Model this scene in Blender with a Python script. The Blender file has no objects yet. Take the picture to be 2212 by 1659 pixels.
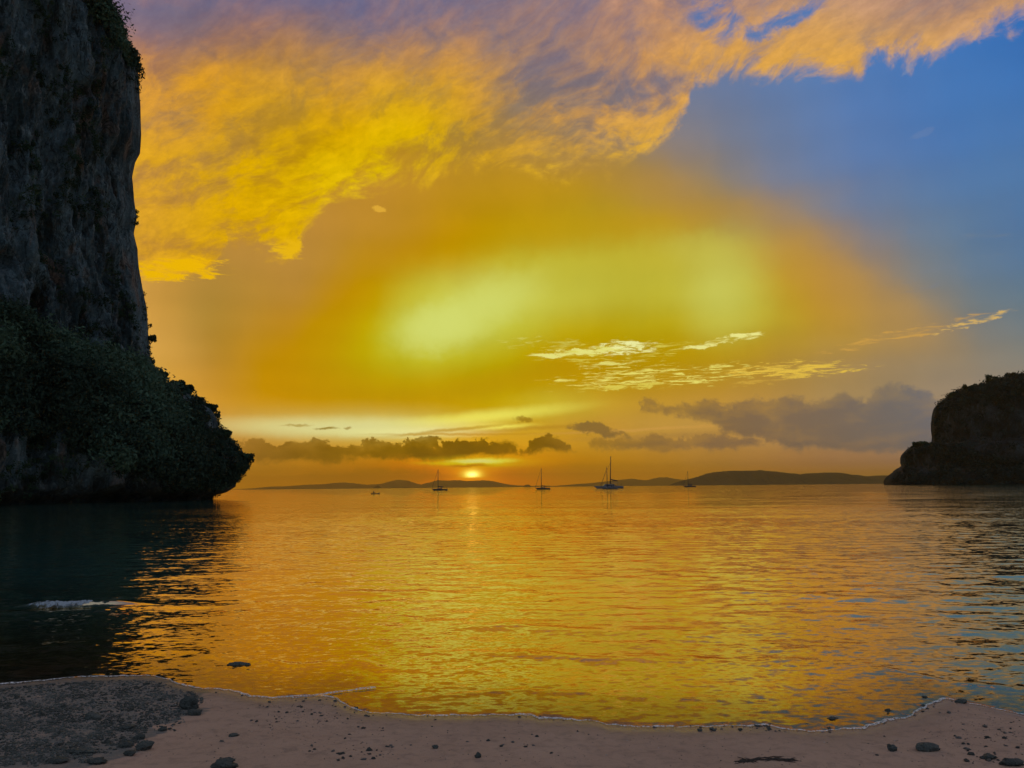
import bpy, bmesh, math, random
import numpy as np
from mathutils import Vector, Matrix, noise as mnoise

# ------------------------------------------------------------------ camera
scene = bpy.context.scene
COL = scene.collection
W0, H0 = 2212.0, 1659.0          # reading frame used for all measurements
FPX = 1736.0                      # focal length in those pixels
EYE = Vector((0.0, 0.0, 1.90))    # eye height above the sea
PITCH = math.atan((1052.0 - 829.5) / FPX)
ROLL = 0.0094
_F = Vector((0, math.cos(PITCH), math.sin(PITCH)))
_R0 = Vector((1, 0, 0)); _U0 = Vector((0, -math.sin(PITCH), math.cos(PITCH)))
_R = (_R0 * math.cos(ROLL) - _U0 * math.sin(ROLL)).normalized()
_U = (_U0 * math.cos(ROLL) + _R0 * math.sin(ROLL)).normalized()
cam_data = bpy.data.cameras.new("camera")
cam_data.sensor_width = 36.0
cam_data.lens = 36.0 * FPX / W0
cam_data.clip_start = 0.05
cam_data.clip_end = 200000.0
cam = bpy.data.objects.new("camera", cam_data)
COL.objects.link(cam)
m3 = Matrix((( _R.x, _U.x, -_F.x), (_R.y, _U.y, -_F.y), (_R.z, _U.z, -_F.z)))
cam.matrix_world = Matrix.Translation(EYE) @ m3.to_4x4()
scene.camera = cam

def ray(px, py):
    return (_F + _R * ((px - W0/2) / FPX) - _U * ((py - H0/2) / FPX)).normalized()
def ground(px, py, z=0.0):
    d = ray(px, py); t = (z - EYE.z) / d.z
    return EYE + d * t
def at_depth(px, py, Y):
    d = ray(px, py); return EYE + d * (Y / d.y)
def azel(px, py):
    d = ray(px, py); return math.degrees(math.atan2(d.x, d.y)), math.degrees(math.asin(d.z))
def project(v):
    r = Vector(v) - EYE; f = r.dot(_F)
    return W0/2 + FPX * r.dot(_R)/f, H0/2 - FPX * r.dot(_U)/f
def lin(c):
    out = []
    for x in c:
        x = max(0.0, x) / 255.0
        out.append(x/12.92 if x <= 0.04045 else ((x+0.055)/1.055)**2.4)
    return out

# ------------------------------------------------------------------ node helper
class G:
    def __init__(s, nt): s.nt = nt; s.n = nt.nodes; s.l = nt.links
    def put(s, sock, v):
        if v is None: return
        if isinstance(v, bpy.types.NodeSocket): s.l.new(v, sock)
        else:
            if hasattr(v, '__len__') and len(sock.default_value) == 4 and len(v) == 3: v = (*v, 1.0)
            sock.default_value = v
    def m(s, op, a, b=None, c=None, clamp=False):
        n = s.n.new("ShaderNodeMath"); n.operation = op; n.use_clamp = clamp
        for i, x in enumerate((a, b, c)): s.put(n.inputs[i], x)
        return n.outputs[0]
    def v(s, op, a, b=None, c=None, scale=None):
        n = s.n.new("ShaderNodeVectorMath"); n.operation = op
        for i, x in enumerate((a, b, c)): s.put(n.inputs[i], x)
        if scale is not None: s.put(n.inputs['Scale'], scale)
        return n.outputs['Value'] if op in ('LENGTH', 'DOT_PRODUCT', 'DISTANCE') else n.outputs[0]
    def comb(s, x=0.0, y=0.0, z=0.0):
        n = s.n.new("ShaderNodeCombineXYZ")
        for i, q in enumerate((x, y, z)): s.put(n.inputs[i], q)
        return n.outputs[0]
    def sep(s, a):
        n = s.n.new("ShaderNodeSeparateXYZ"); s.put(n.inputs[0], a); return n.outputs
    def sepc(s, a):
        n = s.n.new("ShaderNodeSeparateColor"); s.put(n.inputs[0], a); return n.outputs
    def addc(s, a, w, b):
        """a + w * b, colours throughout"""
        n = s.n.new("ShaderNodeMix"); n.data_type = 'RGBA'; n.blend_type = 'ADD'; n.clamp_factor = False
        s.put(n.inputs[0], w); s.put(n.inputs[6], a); s.put(n.inputs[7], b); return n.outputs[2]
    def use(s, grp, **kw):
        n = s.n.new("ShaderNodeGroup"); n.node_tree = grp
        for k, x in kw.items(): s.put(n.inputs[k], x)
        return n.outputs
    def ramp(s, fac, stops, interp='LINEAR', alpha=False):
        n = s.n.new("ShaderNodeValToRGB"); s.put(n.inputs[0], fac); r = n.color_ramp; r.interpolation = interp
        stops = sorted(stops, key=lambda q: q[0])
        while len(r.elements) < len(stops): r.elements.new(0.5)
        while len(r.elements) > len(stops): r.elements.remove(r.elements[-1])
        for e, (p, c) in zip(r.elements, stops):
            e.position = min(1, max(0, p))
        for e, (p, c) in zip(r.elements, stops):
            if not hasattr(c, '__len__'): c = (c, c, c, 1)
            e.color = c if len(c) == 4 else (*c, 1)
        return (n.outputs[0], n.outputs[1]) if alpha else n.outputs[0]
    def noise(s, vec, scale, detail=4, rough=0.5, dist=0.0, lac=2.0, color=False, dim='3D', w=None):
        n = s.n.new("ShaderNodeTexNoise"); n.noise_dimensions = dim
        s.put(n.inputs['Vector'], vec); n.inputs['Scale'].default_value = scale
        n.inputs['Detail'].default_value = detail; n.inputs['Roughness'].default_value = rough
        n.inputs['Distortion'].default_value = dist; n.inputs['Lacunarity'].default_value = lac
        if w is not None: s.put(n.inputs['W'], w)
        return n.outputs[1] if color else n.outputs[0]
    def smooth(s, x, a, b, lo=0.0, hi=1.0):
        n = s.n.new("ShaderNodeMapRange"); n.interpolation_type = 'SMOOTHSTEP'
        s.put(n.inputs[0], x); s.put(n.inputs[1], a); s.put(n.inputs[2], b)
        n.inputs[3].default_value = lo; n.inputs[4].default_value = hi
        return n.outputs[0]
    def mix(s, f, a, b, mode='MIX'):
        n = s.n.new("ShaderNodeMix"); n.data_type = 'RGBA'; n.blend_type = mode; n.clamp_factor = True
        s.put(n.inputs[0], f); s.put(n.inputs[6], a); s.put(n.inputs[7], b); return n.outputs[2]
    def fmix(s, f, a, b):
        n = s.n.new("ShaderNodeMix"); n.data_type = 'FLOAT'
        s.put(n.inputs[0], f); s.put(n.inputs[2], a); s.put(n.inputs[3], b); return n.outputs[0]

def group(name, ins, outs, build):
    """ins / outs: [(name, 'FLOAT'|'RGBA'|'VECTOR')]; build(G, inputs) -> list of sockets"""
    t = bpy.data.node_groups.new(name, 'ShaderNodeTree')
    ty = {'FLOAT': 'NodeSocketFloat', 'RGBA': 'NodeSocketColor', 'VECTOR': 'NodeSocketVector'}
    for n_, k in ins: t.interface.new_socket(n_, in_out='INPUT', socket_type=ty[k])
    for n_, k in outs: t.interface.new_socket(n_, in_out='OUTPUT', socket_type=ty[k])
    gi = t.nodes.new("NodeGroupInput"); q = G(t)
    res = build(q, {n_: gi.outputs[n_] for n_, _ in ins})
    go = t.nodes.new("NodeGroupOutput")
    for (n_, _), r in zip(outs, res): t.links.new(r, go.inputs[n_])
    return t

# ------------------------------------------------------------------ sky: colour read off at picture points, turned into azimuth / elevation
def rowval(row, x):
    if x <= row[0][0]: return row[0][1]
    for (xa, a), (xb, b) in zip(row, row[1:]):
        if x <= xb:
            t = (x - xa) / (xb - xa)
            return tuple(p + (q - p)*t for p, q in zip(a, b))
    return row[-1][1]
def tabval(tab, x, y):
    ys = [r[0] for r in tab]
    if y <= ys[0]: return rowval(tab[0][1], x)
    for i in range(len(tab)-1):
        if y <= ys[i+1]:
            t = (y - ys[i]) / (ys[i+1] - ys[i])
            a = rowval(tab[i][1], x); b = rowval(tab[i+1][1], x)
            return tuple(p + (q - p)*t for p, q in zip(a, b))
    return rowval(tab[-1][1], x)
def px_of(az, el):
    az = math.radians(az); el = math.radians(el)
    d = Vector((math.sin(az)*math.cos(el), math.cos(az)*math.cos(el), math.sin(el)))
    f = max(0.05, d.dot(_F))
    return W0/2 + FPX*d.dot(_R)/f, H0/2 - FPX*d.dot(_U)/f

BG = [
 (0,   [(300,(96,102,136)),(900,(105,105,135)),(1250,(88,105,150)),(1500,(68,108,172)),(1900,(60,110,175)),(2212,(42,102,176))]),
 (100, [(300,(110,108,130)),(900,(120,110,120)),(1250,(105,110,140)),(1500,(86,114,162)),(1800,(76,114,170)),(2000,(64,114,180)),(2212,(48,106,176))]),
 (200, [(300,(180,130,80)),(900,(175,130,70)),(1250,(140,118,105)),(1450,(108,116,142)),(1650,(96,118,158)),(1850,(78,118,176)),(2050,(64,112,174)),(2212,(58,110,174))]),
 (280, [(300,(185,133,62)),(900,(180,132,55)),(1250,(158,122,78)),(1450,(122,118,128)),(1650,(102,118,150)),(1850,(82,114,166)),(2050,(68,112,170)),(2212,(64,110,168))]),
 (360, [(300,(185,133,62)),(650,(182,132,55)),(850,(180,130,48)),(1050,(178,135,36)),(1250,(172,130,48)),(1450,(146,122,96)),(1650,(108,118,145)),(1850,(86,118,168)),(2050,(72,115,174)),(2212,(74,115,164))]),
 (440, [(300,(186,132,62)),(650,(180,130,58)),(850,(180,132,45)),(1050,(178,134,26)),(1250,(176,138,25)),(1450,(174,132,52)),(1650,(132,120,116)),(1850,(102,118,148)),(2050,(86,116,150)),(2212,(74,112,156))]),
 (520, [(300,(184,134,64)),(450,(176,130,62)),(650,(178,130,60)),(850,(181,132,42)),(950,(183,136,20)),(1050,(182,142,12)),(1250,(180,155,32)),(1450,(182,156,42)),(1550,(182,150,50)),(1700,(168,130,80)),(1850,(125,120,125)),(2050,(97,118,143)),(2212,(76,112,158))]),
 (580, [(300,(208,156,78)),(360,(184,136,62)),(450,(172,130,62)),(650,(174,130,58)),(850,(182,132,26)),(980,(184,140,6)),(1080,(184,168,40)),(1200,(184,176,58)),(1400,(184,172,54)),(1540,(190,186,84)),(1640,(184,164,56)),(1760,(176,135,60)),(1850,(155,126,95)),(2000,(112,120,130)),(2212,(82,114,146))]),
 (630, [(315,(208,156,76)),(375,(178,134,60)),(450,(170,131,60)),(650,(177,130,52)),(780,(186,136,15)),(880,(186,164,24)),(960,(192,192,72)),(1060,(203,209,106)),(1150,(198,202,92)),(1250,(186,182,70)),(1420,(182,172,52)),(1560,(192,192,92)),(1650,(186,176,64)),(1750,(180,142,50)),(1900,(160,128,90)),(2050,(115,120,122)),(2212,(92,116,136))]),
 (680, [(325,(206,154,74)),(390,(178,134,58)),(450,(170,132,58)),(620,(182,131,44)),(720,(188,142,8)),(800,(184,170,20)),(880,(194,198,82)),(950,(204,211,110)),(1080,(204,211,110)),(1160,(188,186,68)),(1260,(182,166,36)),(1420,(178,160,28)),(1560,(188,184,76)),(1650,(184,168,54)),(1760,(180,142,48)),(1930,(170,134,84)),(2060,(124,121,116)),(2212,(104,118,130))]),
 (730, [(335,(206,156,76)),(400,(180,136,58)),(450,(173,132,57)),(600,(184,133,34)),(700,(188,142,3)),(790,(182,168,2)),(880,(192,196,74)),(940,(200,207,98)),(1020,(192,196,76)),(1120,(180,172,26)),(1220,(180,152,8)),(1450,(176,152,22)),(1560,(178,154,22)),(1700,(180,144,44)),(1900,(172,136,78)),(2050,(136,122,106)),(2212,(112,119,122))]),
 (780, [(350,(208,158,78)),(410,(188,140,56)),(450,(180,134,54)),(600,(186,133,14)),(750,(185,150,0)),(850,(182,168,2)),(930,(184,178,16)),(1050,(181,164,0)),(1200,(180,140,0)),(1450,(175,135,12)),(1650,(172,132,50)),(1850,(160,130,88)),(2050,(138,125,108)),(2212,(128,125,118))]),
 (840, [(380,(210,155,60)),(450,(198,142,52)),(600,(190,138,10)),(750,(185,136,0)),(900,(183,134,0)),(1050,(178,130,0)),(1200,(180,140,12)),(1450,(178,136,36)),(1650,(170,132,62)),(1850,(152,130,94)),(2050,(146,130,114)),(2212,(142,130,120))]),
 (880, [(400,(215,160,60)),(480,(205,146,50)),(600,(196,141,10)),(750,(192,142,0)),(900,(186,140,0)),(1050,(190,162,15)),(1180,(204,190,58)),(1280,(200,168,56)),(1400,(192,146,56)),(1600,(188,142,74)),(1850,(168,136,96)),(2212,(150,130,118))]),
 (905, [(450,(212,165,80)),(560,(214,186,90)),(650,(218,206,110)),(800,(220,212,90)),(950,(222,220,80)),(1060,(222,218,84)),(1140,(206,178,50)),(1280,(196,150,58)),(1450,(190,146,66)),(1600,(186,142,78)),(1850,(165,134,98)),(2212,(150,130,118))]),
 (928, [(450,(205,152,80)),(560,(214,180,96)),(700,(220,208,128)),(850,(228,226,140)),(920,(224,220,118)),(1000,(200,165,50)),(1140,(196,150,40)),(1280,(192,142,54)),(1450,(192,150,74)),(1650,(180,140,84)),(1850,(160,132,100)),(2212,(150,130,118))]),
 (955, [(450,(195,140,66)),(600,(205,150,56)),(800,(212,168,50)),(950,(215,175,50)),(1050,(214,172,44)),(1200,(206,154,44)),(1400,(194,144,62)),(1600,(185,138,78)),(1850,(160,128,100)),(2212,(150,125,115))]),
 (985, [(450,(190,130,50)),(600,(196,132,40)),(800,(206,132,22)),(950,(222,132,8)),(1060,(226,142,4)),(1180,(210,140,14)),(1350,(196,134,34)),(1550,(182,130,62)),(1750,(170,122,80)),(1950,(158,122,100)),(2212,(150,120,110))]),
 (1010,[(450,(186,128,42)),(600,(184,125,32)),(800,(192,118,22)),(920,(214,116,4)),(1020,(226,124,0)),(1120,(208,122,8)),(1300,(190,128,28)),(1500,(178,126,52)),(1700,(166,116,74)),(1950,(152,114,94)),(2212,(146,116,108))]),
 (1045,[(450,(170,118,36)),(600,(164,110,30)),(800,(162,104,24)),(900,(188,104,6)),(1020,(206,104,0)),(1120,(182,106,12)),(1300,(165,112,34)),(1500,(160,110,54)),(1700,(154,108,70)),(1950,(146,110,90)),(2212,(140,110,100))]),
]
# upper cloud deck: lit colour (with share of lit cloud as 4th value) and shaded colour
DL = [
 (0,  [(250,(165,122,125,8)),(500,(150,115,125,5)),(700,(150,118,125,8)),(930,(165,125,115,40)),(1050,(150,118,125,12)),(1250,(160,122,115,15)),(1400,(195,142,105,55)),(1500,(190,140,105,40)),(1850,(180,138,115,50)),(2050,(170,130,118,35)),(2212,(205,152,105,70))]),
 (70, [(300,(180,125,105,10)),(500,(180,120,90,12)),(750,(150,112,115,8)),(900,(170,125,105,25)),(1020,(180,128,100,40)),(1150,(212,150,84,85)),(1300,(208,148,88,70)),(1500,(208,150,88,75)),(1700,(214,158,82,100)),(1850,(214,160,90,100)),(2000,(206,156,95,90)),(2212,(216,160,88,100))]),
 (130,[(300,(205,140,70,45)),(430,(222,156,26,85)),(560,(222,156,20,85)),(680,(208,148,50,55)),(800,(205,145,60,50)),(900,(205,145,55,55)),(980,(212,150,60,75)),(1060,(200,145,70,50)),(1120,(182,136,84,10)),(1250,(188,138,88,10)),(1380,(212,152,78,60)),(1500,(226,166,60,115)),(1850,(226,166,66,115)),(2212,(218,162,88,110))]),
 (190,[(300,(225,160,50,85)),(450,(222,158,20,85)),(600,(205,150,50,60)),(760,(215,155,45,75)),(900,(212,155,45,75)),(1000,(205,150,50,60)),(1080,(180,138,78,15)),(1200,(178,134,92,8)),(1350,(198,144,88,14)),(1450,(205,150,90,40)),(1600,(215,160,70,80))]),
 (250,[(300,(215,155,60,50)),(380,(205,145,60,25)),(480,(208,150,50,45)),(600,(205,158,25,65)),(750,(208,156,14,62)),(850,(218,170,14,80)),(950,(214,166,16,70)),(1010,(210,155,40,60)),(1100,(196,144,66,22)),(1250,(206,150,78,22)),(1380,(208,152,80,28)),(1470,(212,156,80,50))]),
 (310,[(300,(220,162,40,60)),(450,(218,158,24,52)),(600,(210,158,12,58)),(750,(214,166,10,74)),(860,(222,182,18,85)),(930,(216,174,14,70)),(1000,(190,145,40,20)),(1100,(210,156,46,38)),(1250,(212,155,70,30)),(1400,(222,168,60,88))]),
 (370,[(300,(228,172,24,85)),(450,(215,165,25,45)),(600,(216,170,10,75)),(720,(226,192,22,88)),(850,(222,186,22,85)),(950,(200,150,40,45)),(1050,(210,160,30,62)),(1180,(218,175,34,75)),(1300,(220,175,40,85)),(1400,(220,170,50,85))]),
 (450,[(300,(215,155,60,40)),(420,(212,158,30,45)),(550,(222,172,12,78)),(640,(222,175,20,80)),(720,(220,175,30,80))]),
 (520,[(300,(215,158,50,30)),(420,(212,160,30,38)),(540,(215,165,20,60)),(640,(222,175,20,80))]),
 (580,[(300,(235,175,40,92)),(460,(228,168,20,90)),(560,(220,165,25,80))]),
]
DD = [
 (0,  [(250,(104,106,138)),(500,(94,100,138)),(700,(98,100,140)),(1000,(100,104,140)),(1250,(104,106,140)),(1450,(112,108,135)),(1600,(90,110,155)),(1900,(140,120,118)),(2050,(125,112,125)),(2212,(150,125,120))]),
 (70, [(300,(128,106,124)),(420,(112,98,112)),(600,(132,96,98)),(750,(104,98,122)),(950,(108,102,126)),(1150,(132,108,112)),(1350,(118,108,128)),(1550,(110,112,138)),(1800,(125,118,130)),(2212,(165,132,112))]),
 (130,[(300,(165,115,85)),(450,(160,108,70)),(650,(140,108,85)),(800,(112,100,112)),(950,(135,110,100)),(1100,(116,106,122)),(1250,(112,104,125)),(1450,(130,112,118)),(1850,(170,135,105))]),
 (190,[(300,(185,130,70)),(500,(180,132,50)),(700,(160,122,72)),(900,(170,128,65)),(1050,(135,118,100)),(1200,(122,110,115)),(1400,(118,110,125)),(1500,(125,115,128))]),
 (250,[(300,(150,115,88)),(420,(140,115,88)),(600,(180,135,48)),(750,(180,138,30)),(900,(172,135,35)),(1020,(160,125,62)),(1150,(136,116,100)),(1300,(124,112,112)),(1450,(120,114,125))]),
 (310,[(300,(178,128,72)),(500,(180,132,42)),(700,(186,142,12)),(850,(182,140,14)),(980,(155,122,58)),(1100,(160,125,70)),(1250,(132,115,98)),(1400,(128,115,110))]),
 (370,[(300,(180,130,60)),(450,(165,122,70)),(600,(178,130,36)),(750,(185,140,8)),(950,(172,128,46)),(1100,(174,132,36)),(1250,(165,125,56)),(1400,(145,120,90))]),
 (450,[(300,(176,128,68)),(450,(176,128,58)),(600,(186,136,10)),(720,(180,130,50))]),
 (580,[(300,(190,135,40)),(450,(182,132,40))]),
]
def to_ramp(pts, azr=40.0):
    """outline points (px, py) -> ramp stops over azimuth carrying elevation / 40"""
    out = []
    for p in pts:
        a, e = azel(p[0], p[1]); out.append(((a + azr)/(2*azr), max(0.0, e/40.0)))
    return out
DECK_EDGE = [(200,608),(300,600),(440,598),(466,575),(475,520),(560,530),(636,552),(648,505),(700,452),(780,416),(900,388),(1000,372),(1100,358),(1150,388),(1190,402),
             (1260,376),(1340,350),(1420,318),(1465,275),(1488,210),(1502,172),(1560,170),(1640,160),(1740,160),(1868,164),(1890,122),(1960,124),(2010,112),(2100,80),(2150,64),(2212,44),(2300,10)]
C1_TOP = [(520,962),(560,956),(600,959),(636,949),(664,946),(700,960),(735,964),(782,966),(792,950),(866,955),(882,942),(906,938),(934,948),(954,957),(966,946),(1000,946),(1024,940),(1050,946),(1080,957),(1112,966),(1128,976),
          (1132,962),(1160,946),(1182,938),(1204,950),(1240,968),(1262,985),(1362,985)]
C1_BOT = [(520,998),(700,1001),(790,996),(900,994),(1000,990),(1060,977),(1112,979),(1128,976),(1132,970),(1180,974),(1240,970),(1262,940),(1362,940)]
C2_TOP = [(1368,960),(1378,872),(1402,866),(1426,871),(1436,866),(1470,863),(1492,861),(1530,857),(1560,873),(1592,868),(1616,851),(1650,863),(1690,858),(1740,864),(1764,870),(1800,851),(1816,842),(1842,857),(1872,851),(1902,832),(1940,828),(1982,839),(2040,860),(2100,872),(2212,890),(2350,930)]
C2_BOT = [(1368,890),(1378,888),(1426,893),(1480,900),(1530,914),(1570,936),(1620,952),(1700,966),(1850,974),(2030,970),(2212,960),(2350,940)]
C3_TOP = [(1110,985),(1250,985),(1262,962),(1272,950),(1300,947),(1330,953),(1380,946),(1425,937),(1462,944),(1500,935),(1560,934),(1640,940),(1700,950),(1780,972)]
C3_BOT = [(1110,940),(1250,940),(1262,958),(1272,958),(1330,970),(1400,966),(1500,974),(1600,966),(1700,960),(1780,962)]

world = bpy.data.worlds.new("World"); scene.world = world; world.use_nodes = True
wt = world.node_tree; wt.nodes.clear(); g = G(wt)
tc = wt.nodes.new("ShaderNodeTexCoord").outputs['Generated']
dirv = g.v('NORMALIZE', tc)
sx, sy, sz = g.sep(dirv)
AZ = g.m('MULTIPLY', g.m('ARCTAN2', sx, sy), 57.29578)
EL = g.m('MULTIPLY', g.m('ARCSINE', sz), 57.29578)
# cloud turbulence, used to warp every outline
nw = g.noise(dirv, 9.0, 6, 0.55, 0.3, color=True)
nwx, nwy, nwz = g.sepc(nw)[:3]
nf = g.noise(dirv, 40.0, 8, 0.70, 0.2, color=True)
nfx, nfy, nfz = g.sepc(nf)[:3]
def off(n, k): return g.m('MULTIPLY_ADD', n, k, -0.5*k)
def uof(az): return g.m('DIVIDE', g.m('ADD', az, 40.0), 80.0, clamp=True)

def grid(tab, az, el, els, t, sig=0.55, alpha=False, cols=25):
    """smooth colour field: one ramp over azimuth for each elevation, blended by a bell in t"""
    k = 1.0 / (sig*math.sqrt(2*math.pi))
    def build(q, I):
        acc = (0, 0, 0, 1); aa = None
        for i, e in enumerate(els):
            stops = []
            for j in range(cols):
                a = -36 + 72.0*j/(cols-1)
                c = tabval(tab, *px_of(a, e))
                stops.append(((a+40)/80, (*lin(c[:3]), (c[3]/100.0) if alpha else 1.0)))
            o, oa = q.ramp(I['u'], stops, 'CARDINAL', alpha=True)
            d = q.m('SUBTRACT', I['t'], float(i))
            w = q.m('MULTIPLY', q.m('EXPONENT', q.m('MULTIPLY', q.m('MULTIPLY', d, d), -1.0/(2*sig*sig))), k)
            acc = q.addc(acc, w, o)
            if alpha: aa = q.m('MULTIPLY', oa, w) if aa is None else q.m('MULTIPLY_ADD', oa, w, aa)
        return [acc, aa] if alpha else [acc]
    grp = group("sky_colours", [('u', 'FLOAT'), ('t', 'FLOAT')], [('c', 'RGBA')] + ([('a', 'FLOAT')] if alpha else []), build)
    o = g.use(grp, u=uof(az), t=t)
    return (o[0], o[1]) if alpha else o[0]

NR = 18
els = [36*(i/NR)**(1/0.6) if i else 0.0 for i in range(-1, NR+2) if i >= 0]
azb = g.m('ADD', AZ, off(nwx, 2.6)); elb = g.m('ADD', EL, g.m('MULTIPLY', off(nwy, 1.6), g.smooth(EL, 1, 12)))
tb = g.m('MULTIPLY', g.m('POWER', g.m('DIVIDE', g.m('MINIMUM', g.m('MAXIMUM', elb, 0.0), 37.0), 36.0), 0.6), float(NR))
tb = g.m('MAXIMUM', tb, 0.3)
bg = grid(BG, azb, elb, els, tb, 0.5)
# --- upper deck
elmin, elstep = 11.0, 2.6
dels = [elmin + elstep*i for i in range(11)]
azd = g.m('ADD', AZ, off(nwy, 3.0)); eld = g.m('ADD', EL, off(nwz, 2.4))
td = g.m('DIVIDE', g.m('SUBTRACT', g.m('MINIMUM', eld, 36.0), elmin), elstep)
td = g.m('MAXIMUM', td, 0.2)
dl, dla = grid(DL, azd, eld, dels, td, 0.55, alpha=True, cols=25)
dd = grid(DD, azd, eld, dels, td, 0.55)
plane = g.comb(g.m('DIVIDE', sx, g.m('ADD', sz, 0.12)), g.m('DIVIDE', sy, g.m('ADD', sz, 0.12)), 0.0)
rot = wt.nodes.new("ShaderNodeVectorRotate"); rot.inputs['Angle'].default_value = math.radians(32); wt.links.new(plane, rot.inputs[0])
pl2 = g.v('MULTIPLY', rot.outputs[0], (1.0, 1.7, 1.0))
dn1 = g.noise(pl2, 2.9, 7, 0.62, 0.35)
rot2 = wt.nodes.new("ShaderNodeVectorRotate"); rot2.rotation_type = 'Y_AXIS'; rot2.inputs['Angle'].default_value = math.radians(28); wt.links.new(dirv, rot2.inputs[0])
fil = g.v('MULTIPLY', rot2.outputs[0], (0.75, 1.0, 1.7))
dn2 = g.noise(g.v('ADD', fil, g.v('SCALE', g.noise(dirv, 7.0, 3, 0.5, color=True), scale=0.16)), 19.0, 9, 0.64, 0.15)
dn = g.m('ADD', g.m('MULTIPLY', dn1, 0.42), g.m('MULTIPLY', dn2, 0.60))
frac = g.m('ADD', dla, g.m('MULTIPLY', g.m('SUBTRACT', dn, 0.5), g.smooth(EL, 31.0, 24.0, 3.0, 7.0)))
fsm = g.smooth(frac, -0.15, 1.15)
deck = g.mix(fsm, dd, dl)
hil = g.smooth(g.m('ADD', dn, g.m('MULTIPLY', dla, 0.12)), 0.60, 0.72)      # brightest curls
deck = g.mix(g.m('MULTIPLY', hil, 0.45), deck, g.mix(1.0, deck, (1.10, 1.14, 1.5, 1), 'MULTIPLY'))
fine = g.noise(fil, 62.0, 6, 0.68, 0.3)
deck = g.mix(g.smooth(fine, 0.30, 0.70), g.mix(1.0, deck, (0.90, 0.89, 0.93, 1), 'MULTIPLY'), g.mix(1.0, deck, (1.06, 1.06, 1.03, 1), 'MULTIPLY'))
edge = g.m('MULTIPLY', g.sepc(g.ramp(uof(g.m('ADD', AZ, g.m('ADD', off(nwx, 2.6), off(nfx, 1.6)))), to_ramp(DECK_EDGE)))[0], 40.0)
elw = g.m('ADD', EL, g.m('ADD', off(nwy, 1.5), g.m('ADD', off(nfy, 1.6), off(dn2, 4.2))))
dmask = g.smooth(g.m('SUBTRACT', elw, edge), -0.5, 1.0)
dmask = g.m('MULTIPLY', dmask, g.fmix(g.smooth(g.m('SUBTRACT', elw, edge), 4.0, 0.0), 1.0, g.fmix(g.smooth(AZ, 3.0, 8.0), g.smooth(dn, 0.40, 0.52, 0.45, 1.0), 1.0)))
def _ell(q, I):
    ax = q.m('SUBTRACT', I['az'], I['a']); ey = q.m('SUBTRACT', I['el'], I['e'])
    ax2 = q.m('MULTIPLY', q.m('ADD', q.m('MULTIPLY', ax, I['c']), q.m('MULTIPLY', ey, I['sn'])), I['rx'])
    ey2 = q.m('MULTIPLY', q.m('SUBTRACT', q.m('MULTIPLY', ey, I['c']), q.m('MULTIPLY', ax, I['sn'])), I['ry'])
    r = q.m('SQRT', q.m('ADD', q.m('MULTIPLY', ax2, ax2), q.m('MULTIPLY', ey2, ey2)))
    return [q.smooth(r, I['hi'], I['lo'])]
ELL = group("ellipse", [(n_, 'FLOAT') for n_ in ('az', 'el', 'a', 'e', 'c', 'sn', 'rx', 'ry', 'lo', 'hi')], [('m', 'FLOAT')], _ell)
_wz = {}
def ell(px, py, rx, ry, warp=1.0, soft=0.5, ang=0.0):
    """soft ellipse at a sky point, radii in px"""
    a, e = azel(px, py); k = 57.29578/FPX
    x = g.m('MULTIPLY_ADD', nfx, 1.2*warp, g.m('ADD', AZ, -0.6*warp)); y = g.m('MULTIPLY_ADD', nfy, 1.2*warp, g.m('ADD', EL, -0.6*warp))
    return g.use(ELL, az=x, el=y, a=a, e=e, c=math.cos(ang), sn=math.sin(ang), rx=1/(rx*k/math.cos(math.radians(e))), ry=1/(ry*k), lo=1-soft, hi=1+soft)[0]
hole = g.m('MAXIMUM', ell(1545,40,48,38,1.6,0.35,-0.5), g.m('MAXIMUM', ell(1720,34,80,17,1.8,0.4,0.1), ell(1640,66,34,18,1.8,0.5)))
hole = g.m('MULTIPLY', hole, g.smooth(dn, 0.60, 0.44))
dmask = g.m('MULTIPLY', dmask, g.m('SUBTRACT', 1.0, g.m('MULTIPLY', hole, 0.95)))
# the deck is thin near its edges
sky = g.mix(dmask, bg, deck)
bgt = g.noise(g.v('MULTIPLY', dirv, (1.0, 1.0, 0.45)), 14.0, 5, 0.6, 0.2)
lowd = g.m('SUBTRACT', 1.0, dmask)
sky = g.mix(g.m('MULTIPLY', g.smooth(bgt, 0.32, 0.68), lowd), g.mix(g.m('MULTIPLY', lowd, 1.0), sky, g.mix(1.0, sky, (1.01, 1.01, 1.0, 1), 'MULTIPLY')), g.mix(1.0, sky, (1.08, 1.07, 1.04, 1), 'MULTIPLY'))
def glowlens(base, px, py, rx, ry, col, amt, ang=0.0, soft=0.95):
    return g.mix(g.m('MULTIPLY', g.m('MULTIPLY', ell(px, py, rx, ry, 1.5, soft, ang), amt), g.smooth(bgt, 0.15, 0.60, 0.7, 1.0)), base, (*lin(col), 1))
sky = glowlens(sky, 990, 690, 210, 95, (190,190,62), 0.35, 0.35)
sky = glowlens(sky, 1020, 672, 128, 42, (208,216,112), 0.85, 0.42, 0.8)
sky = glowlens(sky, 950, 712, 72, 42, (208,216,112), 0.75, 0.1, 0.8)
sky = glowlens(sky, 1300, 590, 190, 62, (188,182,66), 0.40, 0.1)
sky = glowlens(sky, 1580, 610, 62, 92, (194,194,88), 0.42, -0.35)
sky = glowlens(sky, 1520, 545, 70, 30, (190,188,84), 0.35, -0.3)
sky = glowlens(sky, 1250, 505, 330, 30, (182,134,10), 0.35, 0.08)
sky = glowlens(sky, 760, 660, 60, 110, (188,138,2), 0.5, -0.5)
sky = glowlens(sky, 1740, 590, 90, 60, (192,142,48), 0.5, -0.8)
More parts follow.
